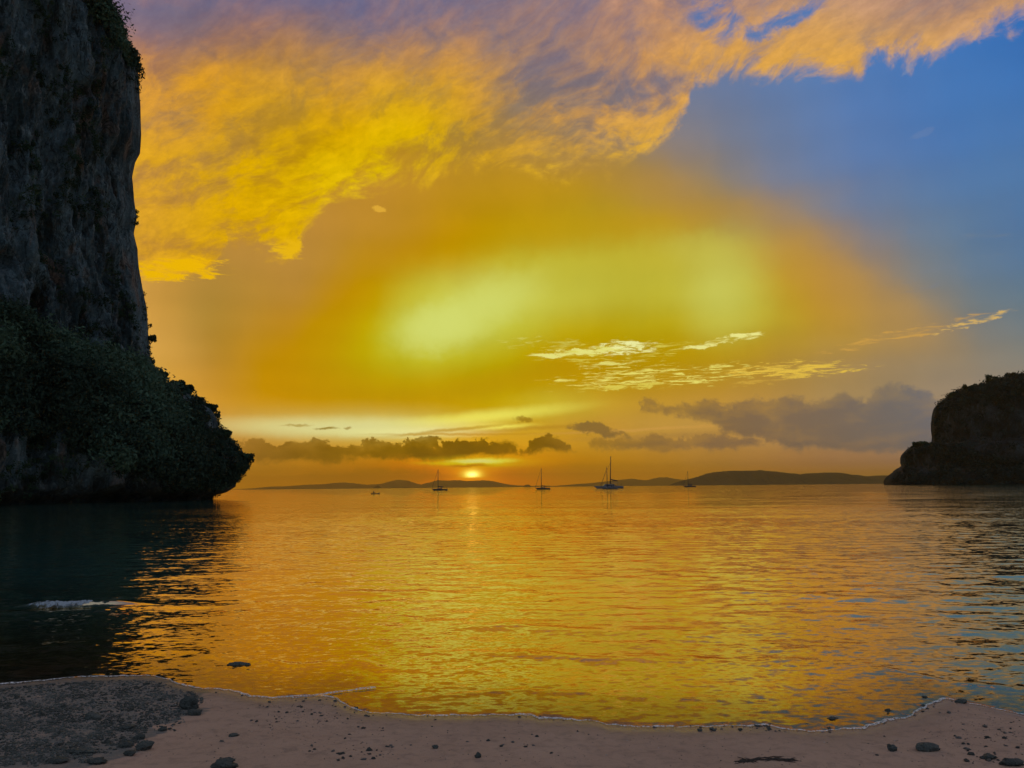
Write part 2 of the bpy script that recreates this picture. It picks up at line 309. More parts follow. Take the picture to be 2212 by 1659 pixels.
sky = glowlens(sky, 1880, 650, 130, 45, (180,138,74), 0.45, -0.65)
sky = glowlens(sky, 1500, 430, 260, 34, (172,130,62), 0.35, -0.35)
# stray wisps below the deck
def wisp(base, px, py, rx, ry, col, amt=0.8, ang=0.0, thr=0.5, stretch=5.0, scl=26.0, soft=0.5):
    e = ell(px, py, rx, ry, 0.8, soft, ang)
    v = g.v('MULTIPLY', dirv, (1.0, 1.0, stretch))
    n = g.noise(v, scl, 6, 0.68, 0.5)
    f = g.m('MULTIPLY', g.smooth(g.m('ADD', n, g.m('MULTIPLY', g.m('SUBTRACT', e, 1.0), 0.22)), thr+0.02, thr+0.17), g.m('MULTIPLY', g.smooth(e, 0.0, 0.45), amt))
    return g.mix(f, base, (*lin(col), 1))
# cream and gold streaks
sky = wisp(sky, 385,580,95,24, (232,178,22), 1.0, 0.10, 0.36, 5, 22)
sky = wisp(sky, 610,530,45,26, (228,178,30), 0.9, -0.35, 0.40, 4, 26)
cream = (236,236,160)
sky = wisp(sky, 1160,742,105,16, (205,200,95), 0.7, -0.03, 0.42, 6)
sky = wisp(sky, 1345,752,66,17, cream, 1.0, 0.0, 0.40, 4, 52)
sky = wisp(sky, 1240,762,90,7, (230,228,130), 0.95, 0.05, 0.36, 7)
sky = wisp(sky, 1560,736,82,8, (232,228,138), 1.0, 0.12, 0.34, 5)
sky = wisp(sky, 1320,787,70,8, (226,220,118), 0.95, 0.05, 0.36, 7)
sky = wisp(sky, 1420,812,235,25, (232,222,110), 1.0, 0.02, 0.44, 11, 40)
sky = wisp(sky, 1330,760,190,30, (216,208,90), 0.75, 0.02, 0.47, 10, 44)
sky = wisp(sky, 1320,838,120,7, (222,206,86), 0.9, 0.03, 0.36, 8)
sky = wisp(sky, 1720,798,140,17, (228,190,74), 0.95, -0.02, 0.40, 9, 38)
sky = wisp(sky, 1640,826,80,6, (212,170,70), 0.7, 0.04, 0.40, 8)
sky = wisp(sky, 1950,722,190,12, (212,160,76), 0.6, 0.16, 0.42, 8)
sky = wisp(sky, 2100,696,70,7, (222,180,98), 0.8, 0.22, 0.38, 5, 34)
sky = wisp(sky, 2110,545,150,60, (112,124,142), 0.55, 0.30, 0.50, 4, 14)
sky = wisp(sky, 2120,440,160,60, (92,122,158), 0.35, 0.30, 0.50, 4, 14)
sky = wisp(sky, 818,452,16,6, (222,170,60), 0.8, 0.0, 0.34, 3)
sky = wisp(sky, 1960,146,14,4, (150,150,165), 0.25, 0.5, 0.30, 2)
sky = wisp(sky, 1990,290,20,6, (120,135,170), 0.2, 0.4, 0.30, 2)
# smooth pale lenses above the horizon bank
def lens(base, px, py, rx, ry, col, amt, ang=0.0, soft=0.9, warp=0.3):
    return g.mix(g.m('MULTIPLY', ell(px, py, rx, ry, warp, soft, ang), amt), base, (*lin(col), 1))
sky = lens(sky, 1030, 903, 165, 12, (238,234,98), 0.9, 0.10)
sky = lens(sky, 1065, 922, 70, 6.5, (242,234,92), 0.95, 0.02, 0.8)
sky = lens(sky, 740, 924, 220, 17, (228,226,156), 0.85, 0.0)
sky = lens(sky, 880, 934, 130, 8, (240,238,160), 0.9, 0.0)
sky = lens(sky, 985, 928, 110, 3.5, (176,138,24), 0.75, 0.10, 0.8)
sky = lens(sky, 1000, 938, 150, 2.5, (186,140,34), 0.7, 0.0, 0.8)
sky = lens(sky, 1150, 925, 120, 4, (176,132,40), 0.6, 0.05, 0.9)
sky = lens(sky, 705, 927, 22, 2.2, (150,125,50), 0.9, 0.02, 0.6, 0.6)
sky = lens(sky, 640, 919, 26, 1.6, (170,140,60), 0.7, 0.05, 0.7, 0.6)
sky = lens(sky, 752, 925, 7, 2.2, (165,140,70), 0.8, 0.02, 0.6, 0.6)
sky = lens(sky, 1500, 938, 190, 5, (165,125,70), 0.5, 0.03)
sky = lens(sky, 1380, 928, 160, 3, (214,160,80), 0.6, 0.03)
# sun: disc behind thin cloud, aureole, second gleam above it
SUN_AZ, SUN_EL = azel(1020, 1026)
da = g.m('SUBTRACT', AZ, SUN_AZ); de = g.m('SUBTRACT', EL, SUN_EL)
r2 = g.m('ADD', g.m('MULTIPLY', da, da), g.m('MULTIPLY', g.m('MULTIPLY', de, de), 1.6))
def glow(base, s, col):
    w = g.m('EXPONENT', g.m('DIVIDE', r2, -2*s*s)); return g.addc(base, w, (*col, 1))
sky = glow(sky, 3.2, (0.22, 0.045, 0.0))
sky = glow(sky, 1.1, (0.34, 0.24, 0.0))
# --- horizon cloud banks
def bank(base, top, bot, col_stops, wk=1.0, soft=0.16, amt=1.0, mk=1.0):
    azw = g.m('ADD', AZ, g.m('ADD', off(nfx, 1.1*wk), off(nwx, 0.6*wk)))
    elt = g.m('ADD', EL, g.m('ADD', off(nfy, 1.15*wk), off(nwy, 0.5*wk)))
    elo = g.m('ADD', EL, g.m('ADD', off(nfz, 0.9*wk), off(nwz, 0.8*wk)))
    def build(q, I):
        T = q.m('MULTIPLY', q.sepc(q.ramp(I['uw'], to_ramp(top)))[0], 40.0); B = q.m('MULTIPLY', q.sepc(q.ramp(I['uw'], to_ramp(bot)))[0], 40.0)
        mt = q.smooth(q.m('SUBTRACT', T, I['elt']), -soft*0.45, soft)
        mb = q.smooth(q.m('SUBTRACT', I['elo'], B), -0.22, 0.34)
        c = q.ramp(I['u'], [((azel(x, 950)[0] + 40)/80, lin(c)) for x, c in col_stops])
        depth = q.smooth(q.m('SUBTRACT', T, I['elt']), 0.0, 1.3)
        return [q.m('MULTIPLY', mt, mb), c, depth]
    o = g.use(group("cloud_bank", [('u', 'FLOAT'), ('uw', 'FLOAT'), ('elt', 'FLOAT'), ('elo', 'FLOAT')], [('m', 'FLOAT'), ('c', 'RGBA'), ('d', 'FLOAT')], build),
              u=uof(AZ), uw=uof(azw), elt=elt, elo=elo)
    k = g.m('MULTIPLY_ADD', BN, 2.0, g.m('MULTIPLY_ADD', o[2], -0.30, -0.62))
    k = g.m('MULTIPLY', k, mk)
    c = g.mix(k, o[1], g.mix(1.0, base, (0.85, 0.85, 0.85, 1), 'MULTIPLY'))
    return g.mix(g.m('MULTIPLY', o[0], amt), base, c)
BN = g.noise(g.v('MULTIPLY', dirv, (1.0, 1.0, 2.2)), 24.0, 7, 0.62, 0.3)
left = g.m('LESS_THAN', AZ, azel(1362, 950)[0]); right = g.m('SUBTRACT', 1.0, left)
cin = g.m('GREATER_THAN', AZ, azel(1366, 950)[0])
sky = bank(sky, C3_TOP, C3_BOT, [(1110,(150,105,30)),(1300,(150,112,50)),(1500,(135,105,75)),(1800,(115,98,90))], 2.0, 0.16,
           g.m('MULTIPLY', g.smooth(AZ, azel(1100,950)[0], azel(1110,950)[0]), g.smooth(AZ, azel(1790,950)[0], azel(1700,950)[0])))
sky = bank(sky, C2_TOP, C2_BOT, [(1380,(128,100,66)),(1500,(124,100,72)),(1620,(118,98,82)),(1800,(112,100,94)),(1950,(102,102,108)),(2100,(96,104,122)),(2212,(95,100,115))], 2.2, 0.36, g.m('MULTIPLY', cin, 0.92))
sky = bank(sky, C1_TOP, C1_BOT, [(520,(146,104,42)),(640,(128,92,28)),(780,(130,94,20)),(900,(116,84,10)),(1000,(110,78,6)),(1120,(124,88,14)),(1200,(122,88,28)),(1300,(118,90,46)),(1360,(122,92,54))], 2.3, 0.10,
           g.m('MULTIPLY', left, g.smooth(AZ, azel(480,950)[0], azel(540,950)[0])), 0.55)
sky = lens(sky, 1286, 926, 46, 15, (132,102,56), 0.92, -0.22, 0.35, 2.4)
sky = lens(sky, 1262, 915, 26, 8, (136,106,56), 0.85, 0.0, 0.4, 2.4)
sky = lens(sky, 1325, 938, 34, 8, (134,104,60), 0.8, -0.1, 0.45, 2.4)
sky = lens(sky, 1134, 906, 20, 8, (150,112,30), 0.8, -0.3, 0.45, 2.0)
sky = lens(sky, 930, 975, 120, 16, (118,88,14), 0.5, 0.0, 0.5, 2.2)
sky = lens(sky, 1050, 962, 70, 15, (112,82,10), 0.6, -0.05, 0.4, 2.2)
# hazy low bank left of the sun
sky = lens(sky, 800, 1032, 150, 17, (158,108,24), 0.55, 0.0, 0.35, 1.0)
sky = lens(sky, 1300, 1020, 200, 16, (182,122,32), 0.4, 0.0, 0.6, 1.0)
# gleams in front of the bank
sky = lens(sky, 1040, 998, 95, 11.0, (236,190,0), 0.8, 0.0, 0.9, 0.35)
sky = lens(sky, 1038, 996, 66, 6.0, (255,250,80), 1.0, 0.02, 0.6, 0.35)
sky = lens(sky, 1005, 1003, 80, 3.5, (244,216,0), 0.75, -0.02, 0.8, 0.35)
sky = lens(sky, 1030, 996, 34, 3.5, (255,250,140), 0.9, 0.0, 0.8, 0.2)
core = g.m('EXPONENT', g.m('DIVIDE', g.m('ADD', g.m('MULTIPLY', da, da), g.m('MULTIPLY', g.m('MULTIPLY', de, de), 3.4)), -2*0.42**2))
cut = g.smooth(g.m('ADD', EL, off(nfy, 0.3)), SUN_EL-0.30, SUN_EL-0.08)
core = g.m('MULTIPLY', core, cut)
sky = g.addc(sky, core, (1.3, 2.0, 0.30, 1))
sky = lens(sky, 1012, 1006, 42, 3.0, (206,120,4), 0.75, 0.03, 0.7, 0.5)
core2 = g.m('MULTIPLY', g.m('EXPONENT', g.m('DIVIDE', g.m('ADD', g.m('MULTIPLY', da, da), g.m('MULTIPLY', g.m('MULTIPLY', de, de), 4.0)), -2*0.24**2)), cut)
sky = g.addc(sky, core2, (1.2, 1.2, 1.2, 1))
sky = g.mix(1.0, g.mix(1.0, sky, (0, 0, 0.007, 1), 'SUBTRACT'), (0, 0, 0.0, 1), 'LIGHTEN')
# --- outside the western half: plain dusk sky (Nishita), overhead thin grey-mauve cloud
SUN_ROT = math.radians(SUN_AZ)
nish = wt.nodes.new("ShaderNodeTexSky"); nish.sky_type = 'NISHITA'; nish.sun_disc = False
nish.sun_elevation = math.radians(SUN_EL); nish.sun_rotation = SUN_ROT; nish.dust_density = 2.0
dusk = g.mix(1.0, nish.outputs[0], (0.10, 0.10, 0.10, 1), 'MULTIPLY')
cloudn = g.noise(pl2, 1.3, 6, 0.6, 0.6)
dusk = g.mix(g.smooth(cloudn, 0.30, 0.70, 0.45, 0.95), dusk, (0.31, 0.37, 0.465, 1))
aaz = g.m('ABSOLUTE', AZ)
fade = g.m('MAXIMUM', g.smooth(aaz, 38.0, 95.0), g.smooth(EL, 34.0, 64.0))
sky = g.mix(fade, sky, dusk)
sky = g.mix(1.0, sky, g.mix(g.smooth(EL, 1.6, 0.0), (1,1,1,1), (1.75,1.5,0.5,1)), 'MULTIPLY')
below = g.smooth(EL, -0.6, -3.0)
sky = g.mix(below, sky, (0.02, 0.025, 0.03, 1))
bgn = wt.nodes.new("ShaderNodeBackground"); wt.links.new(sky, bgn.inputs[0]); bgn.inputs[1].default_value = 1.0
wo = wt.nodes.new("ShaderNodeOutputWorld"); wt.links.new(bgn.outputs[0], wo.inputs[0])
world.cycles.sampling_method = 'MANUAL'; world.cycles.sample_map_resolution = 1024
# ------------------------------------------------------------------ sun lamp (low, through thin cloud)
sun_d = bpy.data.lights.new("sun", 'SUN'); sun_d.energy = 0.0001; sun_d.angle = math.radians(0.6); sun_d.color = (1.0, 0.52, 0.16)
sun = bpy.data.objects.new("sun", sun_d); COL.objects.link(sun)
sd = ray(1020, 1022)
sun.rotation_euler = sd.to_track_quat('Z', 'Y').to_euler()
# ------------------------------------------------------------------ exposure
scene.view_settings.view_transform = 'Standard'; scene.view_settings.look = 'None'
scene.view_settings.exposure = 0.12; scene.view_settings.gamma = 1.0; scene.view_settings.use_curve_mapping = False
scene.cycles.max_bounces = 6; scene.cycles.diffuse_bounces = 2; scene.cycles.glossy_bounces = 3
scene.cycles.transparent_max_bounces = 8; scene.cycles.volume_bounces = 0
scene.cycles.use_adaptive_sampling = True; scene.cycles.adaptive_threshold = 0.02
scene.cycles.sample_clamp_indirect = 4.0

# ================================================================== builders
rng = np.random.default_rng(7); random.seed(7)
def tag(o, label=None, cat=None, group=None, kind=None):
    if label: o['label'] = label
    if cat: o['category'] = cat
    if group: o['group'] = group
    if kind: o['kind'] = kind
    return o
def mesh_obj(name, verts, faces, mat=None, parent=None, smooth=True, attrs=None):
    me = bpy.data.meshes.new(name)
    if isinstance(verts, np.ndarray) and isinstance(faces, np.ndarray):
        k = faces.shape[1]
        me.vertices.add(len(verts)); me.vertices.foreach_set('co', verts.astype(np.float32).ravel())
        me.loops.add(faces.size); me.loops.foreach_set('vertex_index', faces.astype(np.int32).ravel())
        me.polygons.add(len(faces)); me.polygons.foreach_set('loop_start', np.arange(0, faces.size, k, dtype=np.int32))
        me.update(calc_edges=True)
    else:
        me.from_pydata([tuple(v) for v in verts], [], [tuple(f) for f in faces]); me.update()
    if smooth: me.polygons.foreach_set('use_smooth', np.ones(len(me.polygons), dtype=bool))
    for nm, arr in (attrs or {}).items():
        a = me.attributes.new(nm, 'FLOAT', 'POINT'); a.data.foreach_set('value', np.asarray(arr, dtype=np.float32))
    if mat: me.materials.append(mat)
    o = bpy.data.objects.new(name, me); COL.objects.link(o)
    if parent: o.parent = parent
    return o
def empty(name, loc, rz=0.0):
    o = bpy.data.objects.new(name, None); COL.objects.link(o); o.location = loc; o.rotation_euler = (0, 0, rz); o.empty_display_size = 0.2
    return o
def gridfaces(nr, nc):
    i = np.arange(nr-1)[:, None]*nc + np.arange(nc-1)[None, :]
    i = i.ravel(); return np.stack([i, i+1, i+nc+1, i+nc], 1)
def mat_new(name):
    m = bpy.data.materials.new(name); m.use_nodes = True; m.node_tree.nodes.clear(); return m, G(m.node_tree)
def mat_out(q, sh):
    o = q.n.new("ShaderNodeOutputMaterial"); q.l.new(sh, o.inputs[0]); return o
def principled(q, color, rough=0.6, spec=0.5, metal=0.0, normal=None):
    p = q.n.new("ShaderNodeBsdfPrincipled"); q.put(p.inputs['Base Color'], color); q.put(p.inputs['Roughness'], rough)
    q.put(p.inputs['Specular IOR Level'], spec); q.put(p.inputs['Metallic'], metal)
    if normal is not None: q.l.new(normal, p.inputs['Normal'])
    return p.outputs[0]
def attr(q, name):
    n = q.n.new("ShaderNodeAttribute"); n.attribute_name = name; return n.outputs['Fac']
def bump(q, h, dist, strength=1.0):
    n = q.n.new("ShaderNodeBump"); q.put(n.inputs['Height'], h); n.inputs['Distance'].default_value = dist; n.inputs['Strength'].default_value = strength
    return n.outputs[0]
def pos(q): return q.n.new("ShaderNodeNewGeometry").outputs['Position']
def paint(name, rgb, rough=0.5, vary=0.12, scale=3.0, spec=0.5):
    m, q = mat_new(name); n = q.noise(q.n.new("ShaderNodeTexCoord").outputs['Object'], scale, 4, 0.6)
    a = tuple(c*(1-vary) for c in rgb) + (1,); b = tuple(min(1, c*(1+vary)) for c in rgb) + (1,)
    mat_out(q, principled(q, q.mix(n, a, b), rough, spec)); return m

# ------------------------------------------------------------------ shoreline
SHORE_PX = [(0,1478),(60,1473),(120,1467),(180,1461),(240,1461),(320,1459),(356,1465),(396,1481),(440,1487),(482,1489),(520,1496),(542,1505),(580,1507),(640,1506),(700,1503),(724,1506),(742,1521),(782,1537),(832,1541),(920,1546),(1000,1545),(1148,1544),(1165,1551),(1280,1557),(1310,1564),(1350,1569),(1450,1570),(1600,1568),(1650,1566),(1700,1575),(1745,1580),(1800,1577),(1870,1572),(1902,1560),(1960,1549),(1992,1530),(2022,1515),(2042,1508),(2082,1518),(2122,1524),(2200,1542),(2212,1544)]
_sp = np.array([ground(x, y, 0.0)[:2] for x, y in SHORE_PX])
_sx = np.concatenate([[-400, -60, -14, -7.5], _sp[:, 0], [6.5, 11, 60, 400]])
_sy = np.concatenate([[-30, 4.0, 8.2, 8.0], _sp[:, 1], [6.2, 6.6, 0.0, -40]])
def shore(x):
    x = np.asarray(x, dtype=float)
    y = np.interp(x, _sx, _sy)
    far = np.clip(np.abs(x)/6 - 0.9, 0, 1)
    return y + far*(0.25*np.sin(x*1.7) + 0.15*np.sin(x*3.9+1)) + 0.012*np.sin(x*23+np.sin(x*9)) + 0.008*np.sin(x*57)
def sand_z(x, y):
    t = y - shore(x)                     # + seaward
    up = np.maximum(-t, 0); dn = np.maximum(t, 0)
    z = np.where(up > 0, 3.2*(1-np.exp(-up*0.052/3.2)), 0) - np.where(dn > 0, 5.0*(1-np.exp(-dn*0.045/5.0)), 0)
    x1 = np.asarray(x, dtype=float); y1 = np.asarray(y, dtype=float)
    und = 0.010*np.sin(x1*1.9+y1*0.7)*np.sin(y1*1.3-x1*0.4+1) + 0.004*np.sin(x1*6.1+1.3*np.sin(y1*3))*np.sin(y1*5.3)
    return z + und*np.clip(np.abs(t)/1.2, 0, 1)*np.exp(-np.abs(t)/60) - 0.004*np.exp(-(t/0.3)**2)

# ------------------------------------------------------------------ materials of the shore
def make_sand():
    m, q = mat_new("sand"); P = pos(q)
    t = attr(q, 'shore')
    n1 = q.noise(P, 1.3, 5, 0.6); n2 = q.noise(P, 160.0, 3, 0.7); n3 = q.noise(P, 9.0, 5, 0.65, 0.5); n4 = q.noise(P, 520.0, 2, 0.6)
    base = q.mix(n1, (0.38, 0.242, 0.182, 1), (0.51, 0.345, 0.265, 1))
    base = q.mix(q.m('MULTIPLY', q.smooth(n3, 0.45, 0.75), 0.45), base, (0.125, 0.095, 0.085, 1))
    gr = q.m('ADD', q.m('MULTIPLY', n2, 0.6), q.m('MULTIPLY', n4, 0.4))
    base = q.mix(1.0, base, q.mix(gr, (0.55, 0.55, 0.56, 1), (1.45, 1.42, 1.40, 1)), 'MULTIPLY')
    base = q.mix(q.m('MULTIPLY', attr(q, 'rubble'), q.smooth(n3, 0.25, 0.6, 0.45, 0.9)), base, q.mix(gr, (0.060, 0.066, 0.066, 1), (0.20, 0.205, 0.20, 1)))     # silty coral grit between the stones
    tt = q.m('ADD', t, q.m('MULTIPLY', q.m('SUBTRACT', n1, 0.5), 0.5))
    wet = q.smooth(tt, -0.55, 0.02)              # damp band along the water
    base = q.mix(wet, base, q.mix(1.0, base, (0.62, 0.60, 0.60, 1), 'MULTIPLY'))
    film = q.smooth(tt, -0.22, 0.0)
    rough = q.fmix(film, q.fmix(wet, 0.85, 0.45), 0.24)
    spec = q.fmix(wet, 0.25, 0.55)
    h = q.m('ADD', q.m('MULTIPLY', n2, 0.5), q.m('ADD', q.m('MULTIPLY', n4, 0.3), q.m('MULTIPLY', n3, 2.5)))
    nm = bump(q, h, 0.006, 0.9)
    mat_out(q, principled(q, base, rough, spec, 0.0, nm)); return m
SAND = make_sand()

def make_water():
    m, q = mat_new("sea_water"); P = pos(q); t = attr(q, 'shore')
    px_, py_, pz_ = q.sep(P)
    def slope(scale, det, sc, off_=0.0, ro=0.55):
        v = q.v('MULTIPLY', q.v('ADD', P, (off_, off_*0.7, 0)), sc)
        c = q.noise(v, scale, det, ro, 0.2, color=True); c = q.sepc(c)
        return q.m('SUBTRACT', c[0], 0.5), q.m('SUBTRACT', c[1], 0.5)
    flat = (1.0, 1.0, 0.0)
    a1, b1 = slope(9.0, 4, (0.75, 1.35, 0.0))            # capillary ripples
    a2, b2 = slope(1.9, 4, (0.75, 1.2, 0.0), 31.0)     # short wind waves
    a3, b3 = slope(0.13, 7, (0.55, 1.4, 0.0), 77.0, 0.72)     # bands of swell and wind
    patch = q.smooth(q.noise(q.v('MULTIPLY', P, (0.5, 1.0, 0.0)), 0.075, 3, 0.6), 0.36, 0.64)
    near = q.smooth(t, 0.0, 7.0); far = q.smooth(t, 3.0, 40.0)
    right_ = q.smooth(q.m('DIVIDE', px_, q.m('ADD', py_, 4.0)), -0.25, 0.35)
    k1 = q.m('MULTIPLY', q.fmix(patch, 0.24, 0.40), q.m('ADD', q.fmix(near, 1.6, 0.8), q.smooth(t, 15.0, 70.0, 0.0, 0.9)))
    k2 = q.m('MULTIPLY', q.m('MULTIPLY', q.fmix(patch, 0.10, 0.30), q.fmix(right_, 0.75, 1.15)), q.fmix(near, 0.25, 1.0))
    k3 = q.m('MULTIPLY', q.fmix(right_, 0.13, 0.36), far)
    X = q.m('ADD', q.m('MULTIPLY', a1, k1), q.m('ADD', q.m('MULTIPLY', a2, q.m('MULTIPLY', k2, 0.6)), q.m('MULTIPLY', a3, q.m('MULTIPLY', k3, 0.4))))
    Y = q.m('ADD', q.m('MULTIPLY', b1, k1), q.m('ADD', q.m('MULTIPLY', b2, k2), q.m('MULTIPLY', b3, k3)))
    N = q.n.new("ShaderNodeNewGeometry").outputs['Normal']
    nm = q.v('NORMALIZE', q.v('ADD', N, q.comb(X, Y, 0.0)))
    gl = q.n.new("ShaderNodeBsdfGlossy"); gl.distribution = 'GGX'; q.put(gl.inputs['Color'], (1.0, 0.755, 0.44, 1)); q.put(gl.inputs['Roughness'], 0.03); q.l.new(nm, gl.inputs['Normal'])
    deep = q.n.new("ShaderNodeBsdfDiffuse"); q.put(deep.inputs['Color'], (0.07, 0.38, 0.44, 1))
    tr = q.n.new("ShaderNodeBsdfTransparent"); q.put(tr.inputs['Color'], q.mix(q.smooth(t, 0.0, 9.0), (0.96, 0.95, 0.92, 1), (0.35, 0.52, 0.50, 1)))
    body = q.n.new("ShaderNodeMixShader"); q.put(body.inputs[0], q.smooth(t, 0.5, 14.0)); q.l.new(tr.outputs[0], body.inputs[1]); q.l.new(deep.outputs[0], body.inputs[2])
    fr = q.n.new("ShaderNodeFresnel"); fr.inputs['IOR'].default_value = WATER_IOR; q.l.new(nm, fr.inputs['Normal'])
    mx = q.n.new("ShaderNodeMixShader"); q.put(mx.inputs[0], q.m('POWER', fr.outputs[0], q.fmix(q.smooth(t, 0.0, 1.6), 0.85, q.fmix(q.smooth(t, 1.0, 8.0), 0.30, 0.12)))); q.l.new(body.outputs[0], mx.inputs[1]); q.l.new(gl.outputs[0], mx.inputs[2])
    mat_out(q, mx.outputs[0]); return m
WATER_IOR = 2.1
WATER = make_water()

# where the rubble lies
def inpoly(x, y, P):
    c = False; n = len(P)
    for i in range(n):
        x1, y1 = P[i]; x2, y2 = P[(i+1) % n]
        if (y1 > y) != (y2 > y) and x < (x2-x1)*(y-y1)/(y2-y1)+x1: c = not c
    return c
RUB = [(-60,1450),(120,1448),(240,1445),(350,1450),(440,1482),(425,1540),(360,1570),(330,1600),(250,1640),(120,1675),(-60,1700)]

# ------------------------------------------------------------------ sand sheet: beach, shallows and sea bed in one
def build_sand():
    ys = np.concatenate([[-80, -50, -30, -15, -8, -3, 0, 2, 3.0], np.arange(3.4, 12.5, 0.028), np.geomspace(12.6, 60, 60), np.geomspace(70, 60000, 40)])
    dense = np.linspace(-0.80, 0.80, 420); outer = np.array([1.0, 1.4, 2.0, 3.0, 5.0, 8.0])
    a = np.concatenate([-outer[::-1], dense, outer])
    Y = ys[:, None]*np.ones_like(a)[None, :]; X = a[None, :]*(np.maximum(Y, 0)+1.5)
    X = np.where(Y < 0, a[None, :]*(1.5 - Y*0.8), X)
    Z = sand_z(X, Y)
    V = np.stack([X, Y, Z], -1).reshape(-1, 3)
    T = (Y - shore(X)).ravel()
    rub = np.zeros(len(V))
    for i_ in np.nonzero((V[:, 1] > 3) & (V[:, 1] < 10) & (V[:, 0] < 0) & (V[:, 0] > -7))[0]:
        x_, y_ = project(V[i_]); n_ = mnoise.fractal(Vector((V[i_, 0]*2.2, V[i_, 1]*2.2, 0)), 0.8, 2, 4)*46
        if inpoly(x_+n_, y_+n_*0.5, RUB): rub[i_] = 1.0
    o = mesh_obj("beach_sand", V, gridfaces(len(ys), len(a)), SAND, attrs={'shore': np.clip(T, -50, 50), 'rubble': rub})
    tag(o, kind='structure'); return o
build_sand()

# ------------------------------------------------------------------ water
BREAK_C = ground(178, 1309)      # little breaking wave
def wave_height(X, Y, T):
    r = np.random.default_rng(3); H = np.zeros_like(X)
    for i in range(54):
        lam = 0.22*(1.5/0.22)**r.random(); k = 2*math.pi/lam
        th = r.normal(0, 0.42) + (0.35 if r.random() < 0.3 else -0.1)
        sl = 0.0095*(lam/0.8)**0.15; ph = r.random()*6.283
        kx, ky = k*math.sin(th), -k*math.cos(th)
        bend = 0.25*np.sin(X*0.21+i)            # crests wander
        H += sl/k*np.sin(kx*X + ky*(Y+bend) + ph)
    side = 0.65 + 0.5*np.clip(X/(Y+4)*1.6+0.4, 0, 1)
    fade = np.clip(T/5.0, 0, 1)**1.2*np.clip((75-T)/30, 0, 1)
    H = H*fade*side
    # long low swell lines coming in over the shallows
    for yy, am, w_, sl in ((0.55, 0.006, 0.07, 0.02), (1.3, 0.010, 0.12, -0.04), (2.4, 0.016, 0.20, 0.03), (4.6, 0.022, 0.30, -0.05), (7.4, 0.026, 0.42, 0.04), (10.5, 0.028, 0.55, 0.02)):
        c = yy + sl*X + 0.28*np.sin(X*0.55+yy) + 0.12*np.sin(X*1.4+2*yy)
        H += am*np.exp(-((T-c)/w_)**2)*(0.55+0.45*np.sin(X*0.8+yy*3))
    dx = (X-BREAK_C.x)/0.95; dy = (Y-BREAK_C.y-0.06*np.sin(X*2))
    H += 0.085*np.exp(-dx**4)*np.where(dy < 0, np.exp(-(dy/0.10)**2), np.exp(-(dy/0.34)**2))
    return H
def build_water():
    s = [0.0]
    while s[-1] < 75: s.append(s[-1] + max(0.020, (s[-1]+6.5)*0.0038))
    s = np.concatenate([s, np.geomspace(s[-1]*1.04, 60000, 120)])
    dense = np.linspace(-0.72, 0.72, 620); outer = np.array([0.78, 0.9, 1.1, 1.4, 2.0, 3.0, 5.0, 8.0])
    a = np.concatenate([-outer[::-1], dense, outer])
    S = s[:, None]*np.ones_like(a)[None, :]; X = a[None, :]*(S+7.4)
    sh = shore(X); blend = np.exp(-S/25)
    Y = 7.0 + S + (sh-7.0)*blend
    T = Y - sh
    Z = wave_height(X, Y, T)
    edge = np.clip(S/0.10, 0, 1)
    Z = Z*np.clip(S/0.6, 0, 1) + 0.004*np.sqrt(edge) - 0.006*(1-edge)       # thin rounded lip of the swash
    V = np.stack([X, Y, Z], -1).reshape(-1, 3)
    o = mesh_obj("sea", V, gridfaces(len(s), len(a)), WATER, attrs={'shore': np.clip(T.ravel(), 0, 500)})
    tag(o, kind='structure'); return o
build_water()

# ------------------------------------------------------------------ foam
def make_foam():
    m, q = mat_new("foam"); P = pos(q)
    n = q.noise(P, 55.0, 4, 0.7); n2 = q.noise(P, 300.0, 3, 0.6)
    al = q.smooth(q.m('ADD', q.m('MULTIPLY', n, 0.7), q.m('MULTIPLY', n2, 0.3)), 0.40, 0.58)
    d = principled(q, (0.82, 0.78, 0.80, 1), 0.5, 0.5, 0.0, bump(q, n2, 0.004))
    tr = q.n.new("ShaderNodeBsdfTransparent"); mx = q.n.new("ShaderNodeMixShader")
    q.put(mx.inputs[0], al); q.l.new(tr.outputs[0], mx.inputs[1]); q.l.new(d, mx.inputs[2]); mat_out(q, mx.outputs[0]); return m
FOAM = make_foam()
def strip(name, xs, yfun, wfun, z, hgt=0.006):
    xs = np.asarray(xs); y0 = yfun(xs); w = wfun(xs); rows = []
    prof = [(-0.5, 0.0), (-0.25, 0.8), (0.1, 1.0), (0.5, 0.6), (1.0, 0.15)]
    for f, h in prof:
        rows.append(np.stack([xs, y0 + f*w, z + h*hgt*np.clip(w/0.02, 0.3, 1.5)], -1))
    V = np.concatenate(rows); return mesh_obj(name, V, gridfaces(len(prof), len(xs)), FOAM)
def wfn(x):
    return 0.013 + 0.022*0.65*np.clip(0.5+0.5*np.sin(x*2.3+1)+0.6*np.sin(x*7.1)+0.3*np.sin(x*17), 0, 1.6)
f1 = strip("foam_line", np.linspace(-14, 14, 3000), lambda x: shore(x)-0.002, wfn, 0.002)
tag(f1, "thin white line of foam along the lip of the water", "foam", kind='stuff')
